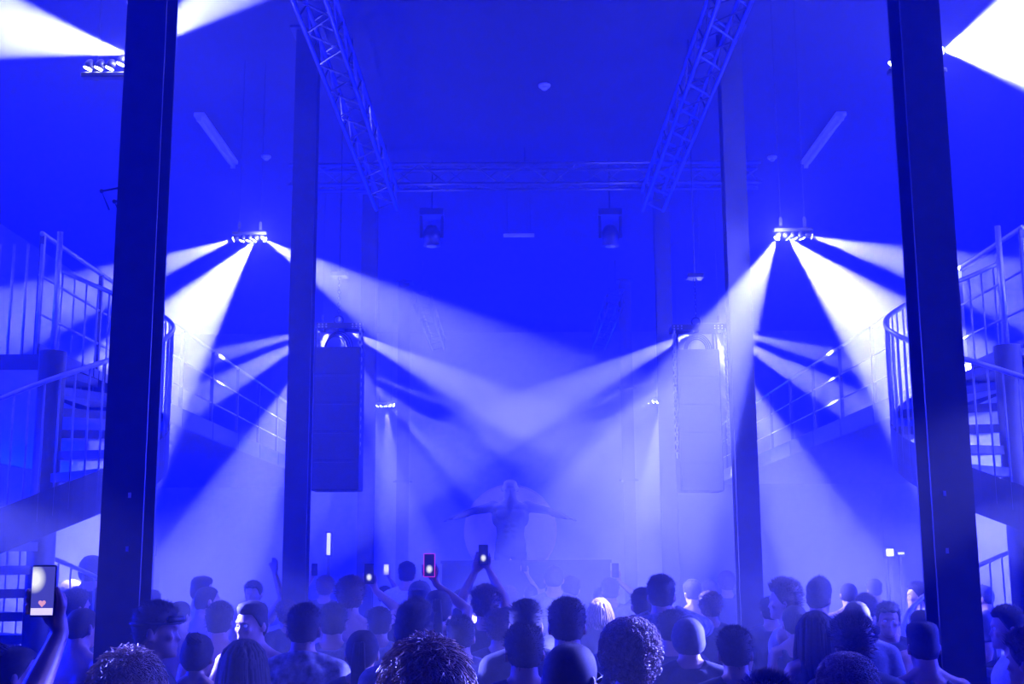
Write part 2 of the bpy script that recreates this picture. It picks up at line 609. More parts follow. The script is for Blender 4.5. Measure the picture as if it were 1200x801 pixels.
# ---------------------------------------------------------------- spiral stairs
def spiral(px, sg, label):
    c = atY(px, 500, 10.6)
    o = empty('spiral_staircase', (c.x, 10.6, 0))
    PITCHH = 2.7
    rise = PITCHH / 14
    nT = int(round(ZG / rise))
    RO = 1.0

    def ang(h):
        return R(270 + (h - 2.25) / PITCHH * 360)

    def P(r, a, z):
        return Vector((-sg * r * math.cos(a), r * math.sin(a), z))
    dA = 2 * math.pi / 14
    MB().tube([(0, 0, 0), (0, 0, ZG + .02)], .115, 16).build('centre_pole', M['stair'], o, True)
    MB().tube([(0, 0, ZG), (0, 0, ZG + 1.1)], .026, 10).build('pole_newel', M['rail'], o, True)
    MB().tube([(0, 0, 0), (0, 0, .03)], .24, 16).build('base_flange', M['stair'], o)
    for k in range(nT):
        h = (k + 1) * rise
        a0 = ang(h) - dA * .5; a1 = a0 + dA * 1.12
        top = []; bot = []
        for (r_, a) in ((.10, a0 - .15), (RO - .02, a0), (RO - .02, (a0 + a1) / 2), (RO - .02, a1), (.10, a1 + .15)):
            top.append(P(r_, a, h)); bot.append(P(r_, a, h - .075))
        MB().loft([bot, top]).build('tread', M['tread'], o)
        for j in range(4):
            a = a0 + dA * (.125 + .25 * j)
            zz = h + (j - 1.5) * rise * .25
            MB().tube([P(RO + .005, a, zz - .12), P(RO + .005, a, zz + .98)], .009, 6).build('baluster', M['baluster'], o, True)
    # outer string plate, thin helical band
    n = 96
    inner = []; outer = []
    for i in range(n + 1):
        h = .0 + (ZG + .05) * i / n
        a = ang(h)
        lo = max(0.0, h - .26); hi = h + .10
        outer.append([P(RO, a, lo), P(RO + .014, a, lo), P(RO + .014, a, hi), P(RO, a, hi)])
    MB().loft(outer).build('string_plate', M['stair'], o)
    pts = [P(RO + .005, ang(ZG * i / n), ZG * i / n + .98) for i in range(n + 1)]
    MB().tube(pts, .021, 8).build('handrail', M['rail'], o, True)
    # newel posts at the start and the head of the flight
    for h, t in ((0.0, 1.05), (ZG, 1.05)):
        p = P(RO + .005, ang(h) + .02, h)
        MB().tube([p + Vector((0, 0, -.2 if h > 0 else 0)), p + Vector((0, 0, t))], .022, 10).build('newel_post', M['rail'], o, True)
        MB().ell(p + Vector((0, 0, t + .02)), (.03, .03, .03), 10, 7).build('newel_ball', M['rail'], o, True)
    # landing plate joining the flight to the gallery deck
    a_end = ang(ZG)
    lp = [P(.10, a_end + .1, ZG)] + [P(RO - .02, a_end + .02 + (R(172) - (a_end - 2 * math.pi)) * i / 6, ZG) for i in range(7)] + [P(.10, R(172), ZG)]
    lb = [p - Vector((0, 0, .06)) for p in lp]
    MB().loft([lb, lp]).build('landing_plate', M['tread'], o)
    tag(o, label, 'staircase', 'spiral staircases to the galleries')
    return o


spiral(57, -1, 'steel spiral staircase beside the taped column where a phone is held up')
spiral(1187, 1, 'steel spiral staircase beside the taped column and the pale-shirted guest')


# ---------------------------------------------------------------- hanging loudspeakers
def chain_mesh(p0, p1, link_len=.055, r_=.006):
    p0 = Vector(p0); p1 = Vector(p1)
    n = max(2, int((p1 - p0).length / (link_len * .72)))
    m = MB()
    for i in range(n):
        c = p0.lerp(p1, (i + .5) / n)
        pts = []
        for k in range(10):
            a = 2 * math.pi * k / 10
            u = math.cos(a) * .018; w = math.sin(a) * link_len / 2
            pts.append(c + (Vector((u, 0, w)) if i % 2 else Vector((0, u, w))))
        m.tube(pts, r_, 5, closed=True)
    return m


def ring_pts(c, r_, n=16, ax='y'):
    return [Vector(c) + (Vector((math.cos(2 * math.pi * k / n), 0, math.sin(2 * math.pi * k / n))) * r_) for k in range(n)]


def speaker(x0, x1, yt, yb, yframe, fx0, fx1, chx, ring, label, sg, D=14.8):
    a = atY(x0, yt, D); b = atY(x1, yb, D)
    cx = (a.x + b.x) / 2; w = abs(b.x - a.x); h = a.z - b.z
    zf = atY((x0 + x1) / 2, yframe, D).z
    o = empty('hanging_loudspeaker', (cx, D, b.z))
    dp = .42
    MB().box2((-w / 2, 0, 0), (w / 2, dp, h)).build('cabinet', M['cloth_black'], o, bevel=.012)
    # separate boxes of the column show as rear lids
    nb = 5
    for i in range(nb):
        z0 = h * i / nb + .012; z1 = h * (i + 1) / nb - .012
        MB().box2((-w / 2 + .03, -.008, z0), (w / 2 - .03, .002, z1)).build('rear_panel', M['cloth_black'], o, bevel=.003)
        MB().box2((-w / 2 + .04, dp - .002, z0), (w / 2 - .04, dp + .012, z1)).build('grille', M['dark'], o)
    # flying frame with punched ends
    f0 = atY(fx0, yframe, D).x - cx; f1 = atY(fx1, yframe, D).x - cx
    zf -= b.z
    fr = empty('flying_frame', (0, 0, 0)); fr.parent = o
    m = MB()
    m.box2((f0, .06, zf - .035), (f1, .10, zf + .035)); m.box2((f0, dp - .10, zf - .035), (f1, dp - .06, zf + .035))
    for x in (f0 + .03, (f0 + f1) / 2, f1 - .03):
        m.box2((x - .03, .10, zf - .03), (x + .03, dp - .10, zf + .03))
    bpy.data.objects.remove(fr)
    frm = m.build('flying_frame', M['dark'], o)
    hm = MB()
    for ex, d_ in ((f0, 1), (f1, -1)):
        for i in range(3):
            for j in (-1, 1):
                c = Vector((ex + d_ * (.03 + .045 * i), .058, zf + j * .016))
                hm.tube([c, c + Vector((0, -.002, 0))], .009, 8)
    hm.build('rivets', M['rail'], frm)
    # side straps, frame to cabinet
    for x in (-w / 2 + .02, w / 2 - .02):
        for y in (.08, dp - .08):
            MB().box2((x - .012, y - .015, h - .02), (x + .012, y + .015, zf - .03)).build('strap', M['dark'], o)
    # hoist hook, ring and chain to the roof
    rz = zf + .035 + .06
    rx = atY(ring, yframe, D).x - cx
    MB().tube(ring_pts((rx, dp / 2, rz), .055), .012, 6, closed=True).build('shackle_ring', M['dark'], o, True)
    chain_mesh((rx, dp / 2, rz + .05), (rx, dp / 2, rz + .55)).build('lift_chain', M['dark'], o, True)
    MB().box2((rx - .1, dp / 2 - .09, rz + .55), (rx + .1, dp / 2 + .09, rz + .6)).build('hook_block', M['dark'], o)
    MB().tube([(rx, dp / 2, rz + .6), (rx, dp / 2, ZC - b.z)], .007, 5).build('steel_cable', M['dark'], o)
    # loop of signal cable on the cabinet top
    for j in range(4):
        r1 = .10 + .018 * j
        pts = []
        for k in range(15):
            t = math.pi * k / 14
            pts.append(Vector((rx - .02 + (r1 + .02) * math.cos(t) + .01 * j, dp / 2 - .1 + .03 * j, h + r1 * 1.45 * math.sin(t))))
        MB().tube(pts, .008, 5).build('cable_loop', M['rubber'], o, True)
    # slack hoist chain hanging beside the cabinet
    for (px_, y0, y1) in chx:
        x = atY(px_, y0, D).x - cx
        zt = zf - .03; zb = atY(px_, y1, D).z - b.z
        chain_mesh((x, .08, zt), (x, .08, zb), .07, .011).build('slack_chain', M['rail'], o, True)
    tag(o, label, 'loudspeaker', 'flown loudspeaker columns')
    return o


speaker(367, 420, 406, 574, 380, 370, 424, [(421.5, 384, 532)], 394, 'tall hanging loudspeaker with sharp dark rear, a star of light at its chain', -1)
speaker(793, 849, 409, 575, 382, 788, 850, [(791, 390, 535), (851, 390, 520)], 819, 'tall hanging loudspeaker veiled by the bright haze, hanging between two chains', 1)


# ---------------------------------------------------------------- things on the ceiling
def batten(p0, p1, label):
    a = atZ(p0[0], p0[1], ZC - .09); b = atZ(p1[0], p1[1], ZC - .09)
    xm = (a.x + b.x) / 2
    o = empty('tube_batten', (xm, min(a.y, b.y), ZC))
    L = abs(b.y - a.y)
    MB().box2((-.07, 0, -.06), (.07, L, 0)).build('housing', M['plastic_white'], o, bevel=.008)
    MB().tube([(0, .03, -.09), (0, L - .03, -.09)], .022, 10).build('tube', M['plastic_white'], o, True)
    for y in (.02, L - .02):
        MB().box2((-.03, y - .02, -.12), (.03, y + .02, -.05)).build('lampholder', M['plastic_white'], o)
    tag(o, label, 'ceiling light', 'unlit tube battens on the ceiling')


batten((275, 195), (231, 139), 'unlit white tube batten on the ceiling over the raised-phone side')
batten((941, 195), (990, 138), 'unlit white tube batten on the ceiling over the pale-shirted guest\'s side')


def detector(px, py, r_, label):
    p = atZ(px, py, ZC - .02)
    o = empty('smoke_detector', (p.x, p.y, ZC))
    MB().tube([(0, 0, 0), (0, 0, -.02), (0, 0, -.035)], [r_, r_, r_ * .85], 20).build('base', M['plastic_white'], o, True)
    MB().tube([(0, 0, -.035), (0, 0, -.06), (0, 0, -.07)], [r_ * .55, r_ * .5, r_ * .3], 16).build('sensor', M['plastic_white'], o, True)
    tag(o, label, 'detector', 'round ceiling detectors')


detector(638, 101, .075, 'round white ceiling detector between the two long trusses')
detector(312, 184, .07, 'round white ceiling detector beside the batten over the raised-phone side')
detector(905, 185, .07, 'round white ceiling detector beside the batten over the pale-shirted guest\'s side')


def moving_head(px, py, D, label, z_top=None):
    p = atY(px, py, D)
    o = empty('moving_head_light', (p.x, D, p.z))
    zt = ZT + .16 - p.z if z_top is None else z_top
    MB().tube([(0, 0, -.16), (0, 0, -.15), (0, 0, .04), (0, 0, .14)], [.09, .125, .13, .07], 18).build('head', M['dark'], o, True)
    MB().tube([(0, 0, -.165), (0, 0, -.155)], [.07, .085], 18).build('front_lens', M['rail'], o, True)
    for sx in (-1, 1):
        MB().box2((sx * .15 - .02, -.05, -.05), (sx * .15 + .02, .05, .3)).build('yoke_arm', M['dark'], o)
    MB().box2((-.17, -.12, .28), (.17, .12, .38)).build('base', M['dark'], o, bevel=.01)
    MB().tube([(0, 0, .38), (0, 0, ZC - p.z)], .012, 8).build('hanging_pipe', M['dark'], o)
    tag(o, label, 'stage light', 'dark moving head lights')


moving_head(506, 276, 17.2, 'unlit black moving head light under the stage-end truss, dark loudspeaker side')
moving_head(715, 276, 17.2, 'unlit black moving head light under the stage-end truss, haze-veiled loudspeaker side')

# short dim strip light hanging mid-hall
p = atY(608, 276, 18.5)
o = empty('strip_light', (p.x, 18.5, p.z))
MB().box2((-.24, -.03, -.02), (.24, .03, .03)).build('housing', M['plastic_white'], o, bevel=.006)
for sx in (-1, 1):
    MB().tube([(sx * .18, 0, .03), (sx * .18, 0, ZC - p.z)], .003, 5).build('suspension_wire', M['dark'], o)
tag(o, 'short white strip light hung on wires in the middle of the hall', 'strip light')

# antenna-like arms on the near left column
p = atY(138, 232, 7.1)
o = empty('bracket_arm', (p.x, 7.1, p.z))
a = atY(146, 217, 7.1) - p; b = atY(119, 224, 7.1) - p; c = atY(128, 246, 7.1) - p
MB().tube([a + Vector((.06, 0, 0)), b, c], .007, 6).build('upper_arm', M['dark'], o)
a2 = atY(146, 233, 7.1) - p; b2 = atY(134, 236, 7.1) - p; c2 = atY(139, 246, 7.1) - p
MB().tube([a2 + Vector((.06, 0, 0)), b2, c2], .007, 6).build('lower_arm', M['dark'], o)
for q in (b, b2):
    MB().ell(q, (.014, .014, .014), 8, 6).build('joint', M['dark'], o, True)
tag(o, 'thin bent black bracket arms on the side of the taped column', 'bracket')

# ---------------------------------------------------------------- the stage end
o = empty('stage', (CX, 19.4, 0))
MB().box2((-4.2, 0, 0), (4.2, 3.0, .9)).build('platform', M['dark'], o)
MB().box2((-4.2, -.02, .82), (4.2, 0.0, .9)).build('edge_strip', M['alu'], o)
for i in range(3):
    MB().box2((2.6, -.28 * (3 - i), .3 * i), (3.5, 0, .3 * i + .3 - .0)).build('step', M['dark'], o)
tag(o, 'black stage platform at the end of the hall beyond the crowd', 'stage')

o = empty('dj_booth', (CX, 19.7, .9))
MB().box2((-1.3, 0, 0), (1.3, .06, 1.0)).build('front_panel', M['dark'], o)
MB().box2((-1.35, 0, 1.0), (1.35, .75, 1.05)).build('table_top', M['dark'], o)
for sx in (-1, 1):
    MB().box2((sx * 1.3 - .03, .06, 0), (sx * 1.3 + .03, .72, 1.0)).build('side_panel', M['dark'], o)
tag(o, 'dark disc jockey booth on the stage in front of the torso figure', 'dj booth')

M['drop'] = material('backdrop_cloth', (0.85, 0.62, 0.8), 0.8, 0, 0.1, 3)
M['figure'] = material('figure_paint', (0.015, 0.013, 0.017), 0.95, 0, 0.2, 6)
M['figure'].node_tree.nodes['Principled BSDF'].inputs['Specular IOR Level'].default_value = 0.0
bc = atY(598, 622, 21.6)
o = empty('backdrop', (bc.x, 21.6, .9))
rad = 54 * 21.6 / 1463
zc = bc.z - .9
nn = 40
rim_ = [Vector((rad * math.cos(2 * math.pi * k / nn), 0, zc + rad * math.sin(2 * math.pi * k / nn))) for k in range(nn)]
rings_ = []
for t_ in (0.02, .35, .7, 1.0):
    rings_.append([Vector((v.x * t_, .012 * math.sin(k * 1.1) * t_, zc + (v.z - zc) * t_)) for k, v in enumerate(rim_)])
back_ = [[v + Vector((0, .015, 0)) for v in rg] for rg in reversed(rings_)]
MB().loft(rings_ + back_).build('cloth', M['drop'], o, True)
MB().tube(rim_, .012, 6, closed=True).build('hoop', M['drop'], o, True)
MB().tube([(0, .06, 0), (0, .06, zc - rad * .2)], .02, 8).build('stand_pole', M['dark'], o)
MB().box2((-.3, -.1, 0), (.3, .25, .02)).build('stand_foot', M['dark'], o)
tag(o, 'pale pink round backdrop cloth behind the torso figure on the stage', 'backdrop')


# small lamps seen through the haze
def small_lamp(px, py, D, wpx, hpx, label, strength, wall=None):
    p = atY(px, py, D)
    s = D / 1463.0
    w = wpx * s; h = hpx * s
    o = empty('wall_lamp', (p.x, D, p.z))
    MB().box2((-w / 2 - .03, 0.01, -h / 2 - .03), (w / 2 + .03, .09, h / 2 + .03)).build('housing', M['dark'], o, bevel=.008)
    mt = material('lamp_glow', (0.9, 0.9, 0.9), .3, 0, .02, 10, 0, (0.85, 0.88, 1.0), strength)
    MB().box2((-w / 2, -.004, -h / 2), (w / 2, .012, h / 2)).build('glass', mt, o)
    MB().bar((0, .05, 0), (0, .05, -p.z), .05, .05).build('stand', M['dark'], o)
    tag(o, label, 'lamp')


small_lamp(1043, 647, 20.0, 8, 8, 'square white lamp glowing on a stand under the gallery', 3.0)
small_lamp(1056, 648, 20.3, 7, 2.5, 'small flat white lamp glowing beside the square one', 1.5)
small_lamp(178, 645, 19.0, 3, 8, 'narrow white lamp glowing just past the taped column\'s edge', 2.5)
small_lamp(385, 637, 18.6, 4, 25, 'upright white tube lamp glowing under the dark loudspeaker', 1.2)

# ---------------------------------------------------------------- people: body generator
def voxel(mb, name, size, smooth_it=3, post=None):
    me = mb.mesh('tmp')
    ob = bpy.data.objects.new('tmp', me)
    COL.objects.link(ob)
    md = ob.modifiers.new('r', 'REMESH')
    md.mode = 'VOXEL'
    md.voxel_size = size
    md.use_smooth_shade = True
    if smooth_it:
        sm = ob.modifiers.new('s', 'SMOOTH')
        sm.factor = 0.5
        sm.iterations = smooth_it
    dg = bpy.context.evaluated_depsgraph_get()
    out = bpy.data.meshes.new_from_object(ob.evaluated_get(dg))
    out.name = name
    bpy.data.objects.remove(ob, do_unlink=True)
    bpy.data.meshes.remove(me)
    if post is not None:
        n = len(out.vertices)
        co = np.empty(n * 3, np.float32)
        out.vertices.foreach_get('co', co)
        co = co.reshape(-1, 3)
        post(co)
        out.vertices.foreach_set('co', co.ravel())
        out.update()
    return out


def sring(z, hw, hd, y0=0.0, n=24, ex=2.5):
    pts = []
    for k in range(n):
        a = 2 * math.pi * k / n
        c, s_ = math.cos(a), math.sin(a)
        pts.append(Vector((hw * math.copysign(abs(c) ** (2 / ex), c), y0 + hd * math.copysign(abs(s_) ** (2 / ex), s_), z)))
    return pts


TORSO_M = [(.80, .130, .085, -.008), (.86, .162, .108, -.012), (.93, .168, .115, -.014), (1.0, .158, .104, -.006), (1.08, .146, .094, 0), (1.17, .154, .098, .006),
           (1.27, .174, .112, .012), (1.35, .186, .115, .010), (1.41, .178, .098, .0), (1.445, .140, .080, -.010), (1.475, .092, .070, -.014), (1.51, .068, .065, -.008), (1.58, .063, .063, .002), (1.62, .055, .055, .006)]
TORSO_F = [(.80, .130, .085, -.008), (.86, .168, .112, -.014), (.93, .172, .116, -.016), (1.0, .152, .100, -.006), (1.08, .128, .086, 0), (1.17, .134, .090, .008),
           (1.27, .152, .112, .020), (1.35, .158, .104, .010), (1.41, .150, .086, .0), (1.445, .116, .070, -.010), (1.475, .074, .058, -.014), (1.51, .050, .052, -.008), (1.58, .047, .050, .004), (1.62, .045, .045, .008)]
HEADC = Vector((0, .022, 1.632))
HEAD = [(-.118, .018, .084, .05), (-.106, .040, .094, .0), (-.08, .055, .096, -.045), (-.05, .064, .093, -.075), (-.02, .070, .094, -.089), (.01, .074, .094, -.096),
        (.04, .077, .097, -.099), (.07, .073, .088, -.093), (.095, .058, .066, -.074), (.110, .034, .038, -.044), (.118, .010, .008, -.014)]


def add_head(m, hm):
    rings = []
    for z, hw, f, b in HEAD:
        rings.append([hm @ p for p in sring(z, hw, (f - b) / 2, (f + b) / 2, 24, 2.2)])
    m.loft(rings)
    # nose, brow, lips, chin, cheekbones, ears
    r3 = hm.to_3x3()
    m.loft([[hm @ Vector(v) for v in ((-.006, .09, .012), (.006, .09, .012), (.006, .10, .010), (-.006, .10, .010))],
            [hm @ Vector(v) for v in ((-.010, .085, -.015), (.010, .085, -.015), (.008, .112, -.016), (-.008, .112, -.016))],
            [hm @ Vector(v) for v in ((-.017, .085, -.032), (.017, .085, -.032), (.010, .122, -.030), (-.010, .122, -.030))],
            [hm @ Vector(v) for v in ((-.015, .085, -.042), (.015, .085, -.042), (.008, .110, -.040), (-.008, .110, -.040))]])
    m.ell(hm @ Vector((0, .094, .028)), (.052, .014, .010), 12, 7, r3)
    m.ell(hm @ Vector((0, .096, -.060)), (.022, .013, .006), 10, 6, r3)
    m.ell(hm @ Vector((0, .094, -.072)), (.019, .013, .007), 10, 6, r3)
    m.ell(hm @ Vector((0, .090, -.100)), (.022, .016, .016), 10, 6, r3)
    for s_ in (-1, 1):
        m.ell(hm @ Vector((s_ * .045, .072, -.018)), (.022, .020, .018), 10, 6, r3)
        m.ell(hm @ Vector((s_ * .086, -.014, -.006)), (.011, .021, .034), 10, 7, r3 @ Matrix.Rotation(s_ * .45, 3, 'Z'))


def ik(S, T, l1, l2, hint):
    S = Vector(S); T = Vector(T)
    d = T - S
    L = d.length
    mx = (l1 + l2) * .985
    if L > mx:
        d = d * (mx / L)
        L = mx
        T = S + d
    if L < .12:
        d = d.normalized() * .12
        L = .12
        T = S + d
    a = (l1 * l1 - l2 * l2 + L * L) / (2 * L)
    h = math.sqrt(max(0, l1 * l1 - a * a))
    u = d.normalized()
    w = Vector(hint) - u * Vector(hint).dot(u)
    w.normalize()
    return S + u * a + w * h, T


def add_arm(m, S, E, Wr, k=1.0, shoulder=True):
    S, E, Wr = Vector(S), Vector(E), Vector(Wr)
    m.tube([S, S.lerp(E, .3), S.lerp(E, .65), E], [.058 * k, .055 * k, .047 * k, .039 * k], 14)
    m.ell(E, (.040 * k, .040 * k, .040 * k), 12, 8)
    m.tube([E, E.lerp(Wr, .25), E.lerp(Wr, .6), Wr], [.039 * k, .043 * k, .036 * k, .026 * k], 14)
    m.ell(Wr, (.027 * k, .027 * k, .027 * k), 10, 7)
    if shoulder:
        m.ell(S, (.064 * k, .066 * k, .070 * k), 14, 9)


def add_hand(m, Wr, d, palm_n, side, curl=.5, spread=1.0):
    """open relaxed hand: d = direction of fingers, palm_n = palm normal, thumb on `side` of d x n"""
    d = Vector(d).normalized()
    n = Vector(palm_n)
    n = (n - d * n.dot(d)).normalized()
    x = d.cross(n) * side                     # towards the thumb
    rot = Matrix((x, n, d)).transposed()
    m.ell(Wr + d * .05, (.042, .017, .056), 14, 9, rot)
    for i, (off, ln) in enumerate(((.030, .075), (.010, .083), (-.011, .077), (-.031, .060))):
        p = Wr + d * .092 + x * off
        pts = [p - d * .03, p]
        a = 0.0
        q = p
        for j, fr in enumerate((.45, .32, .23)):
            a += curl * (.5, .8, .6)[j]
            dv = d * math.cos(a) + n * math.sin(a) + x * off * 1.5 * spread
            q = q + dv.normalized() * ln * fr
            pts.append(q)
        m.tube(pts, [.0105, .0100, .0092, .0085, .0068], 8)
        m.ell(q, (.0070, .0070, .0070), 8, 6)
    b = Wr + d * .022 + x * .026
    t1 = b + d * .030 + x * .024 + n * .006
    t2 = t1 + d * .030 + x * .008 + n * .012
    t3 = t2 + d * .022 - x * .002 + n * .012
    m.tube([b, t1, t2, t3], [.015, .012, .0105, .008], 8)
    m.ell(t3, (.008, .008, .008), 8, 6)


def add_phone_hand(m, c, side):
    """hand gripping a phone whose centre is c (screen towards -Y); side +1 = right hand"""
    c = Vector(c)
    s_ = side
    V = lambda x, y, z: c + Vector((s_ * x, y, z))
    wr = V(.046, .030, -.125)
    m.ell(V(.026, .030, -.052), (.036, .016, .056), 14, 9, Matrix.Rotation(s_ * .25, 3, 'Y'))
    m.tube([wr, V(.034, .032, -.08)], [.026, .028], 12)
    for i, zz in enumerate((-.002, -.024, -.046, -.066)):
        k = (1.0, 1.04, 1.0, .93)[i]
        m.tube([V(.018, .026, zz - .008), V(-.012, .024, zz), V(-.040 * k, .020, zz + .002), V(-.0475, .004, zz + .003), V(-.044, -.010, zz + .002)], [.0105, .0098, .0092, .0084, .0070], 8)
        m.ell(V(-.044, -.010, zz + .002), (.0072, .0072, .0072), 8, 6)
    m.tube([V(.040, .026, -.072), V(.053, .012, -.045), V(.050, -.002, -.014), V(.044, -.009, .008)], [.017, .0135, .011, .0085], 8)
    m.ell(V(.044, -.009, .008), (.0085, .0085, .0085), 8, 6)
    return wr


LEGS = {}


def add_legs(m, inf=0.0, foot=True, zmin=.06):
    for s_ in (-1, 1):
        hip = Vector((s_ * .088, -.005, .86)); kn = Vector((s_ * .105, .012, .48)); an = Vector((s_ * .115, -.02, zmin))
        m.tube([hip, hip.lerp(kn, .35), hip.lerp(kn, .75), kn], [.086 + inf, .082 + inf, .064 + inf, .057 + inf], 16)
        m.ell(kn, (.057 + inf,) * 3, 12, 8)
        m.tube([kn, kn.lerp(an, .3), kn.lerp(an, .7), an], [.055 + inf, .058 + inf, .043 + inf, .037 + inf], 14)
        if foot:
            m.ell((s_ * .118, .045, .035), (.042, .125, .036), 14, 8)
            m.ell((s_ * .115, -.03, .055), (.036, .05, .055), 12, 8)


ARM_HINT = {1: Vector((.6, -.4, -.7)), -1: Vector((-.6, -.4, -.7))}


def arm_pose(kind, s_, fem=False):
    """-> shoulder, wrist, hint, hand spec"""
    sx = .158 if fem else .186
    S = Vector((s_ * sx, -.004, 1.405))
    if kind == 'down':
        return S, Vector((s_ * (sx + .07), .03, .88)), Vector((s_ * .4, -1, 0)), ((s_ * .02, .08, -1), (-s_, .15, 0), .6)
    if kind == 'bent':
        return S, Vector((s_ * (sx - .02), .30, 1.12)), Vector((s_ * .6, -.6, -.6)), ((-s_ * .25, .9, .3), (-s_, 0, -.2), .9)
    if kind == 'low':
        return S, Vector((s_ * (sx + .02), .22, .98)), Vector((s_ * .5, -1, -.1)), ((-s_ * .1, .9, -.2), (-s_, 0, -.2), .8)
    if kind == 'up':
        return S, Vector((s_ * (sx + .10), .16, 1.86)), Vector((s_ * 1, .2, -.3)), ((s_ * .1, .1, 1), (-.2 * s_, 1, 0), .35)
    if kind == 'chest':
        return S, Vector((s_ * .08, .30, 1.30)), Vector((s_ * .8, -.1, -.7)), ((-s_ * .6, .5, .5), (-s_ * .3, -.8, 0), .7)
    if kind == 'hip':
        return S, Vector((s_ * (sx + .02), -.02, 1.02)), Vector((s_ * 1, -.4, 0)), ((-s_ * .5, .7, -.4), (-s_, 0, 0), .7)
    if kind == 'wide':
        return S, Vector((s_ * (sx + .52), .05, 1.46)), Vector((s_ * .1, -.4, -1)), ((s_ * 1, .1, .05), (0, -.2, -1), .2)
    raise KeyError(kind)


def head_matrix(yaw, tilt=0.0, nod=0.0):
    return Matrix.Translation(HEADC) @ (Matrix.Rotation(R(yaw), 4, 'Z') @ Matrix.Rotation(R(nod), 4, 'X') @ Matrix.Rotation(R(tilt), 4, 'Y'))


def eye_dents(hm):
    cs = [np.array(hm @ Vector((s_ * .031, .094, .006))) for s_ in (-1, 1)]
    back = np.array(hm.to_3x3() @ Vector((0, -1, 0)))

    def post(co):
        for c in cs:
            d = np.linalg.norm(co - c, axis=1)
            wgt = np.clip(1 - d / .021, 0, 1)
            co += (wgt * .011)[:, None] * back[None, :]
    return post


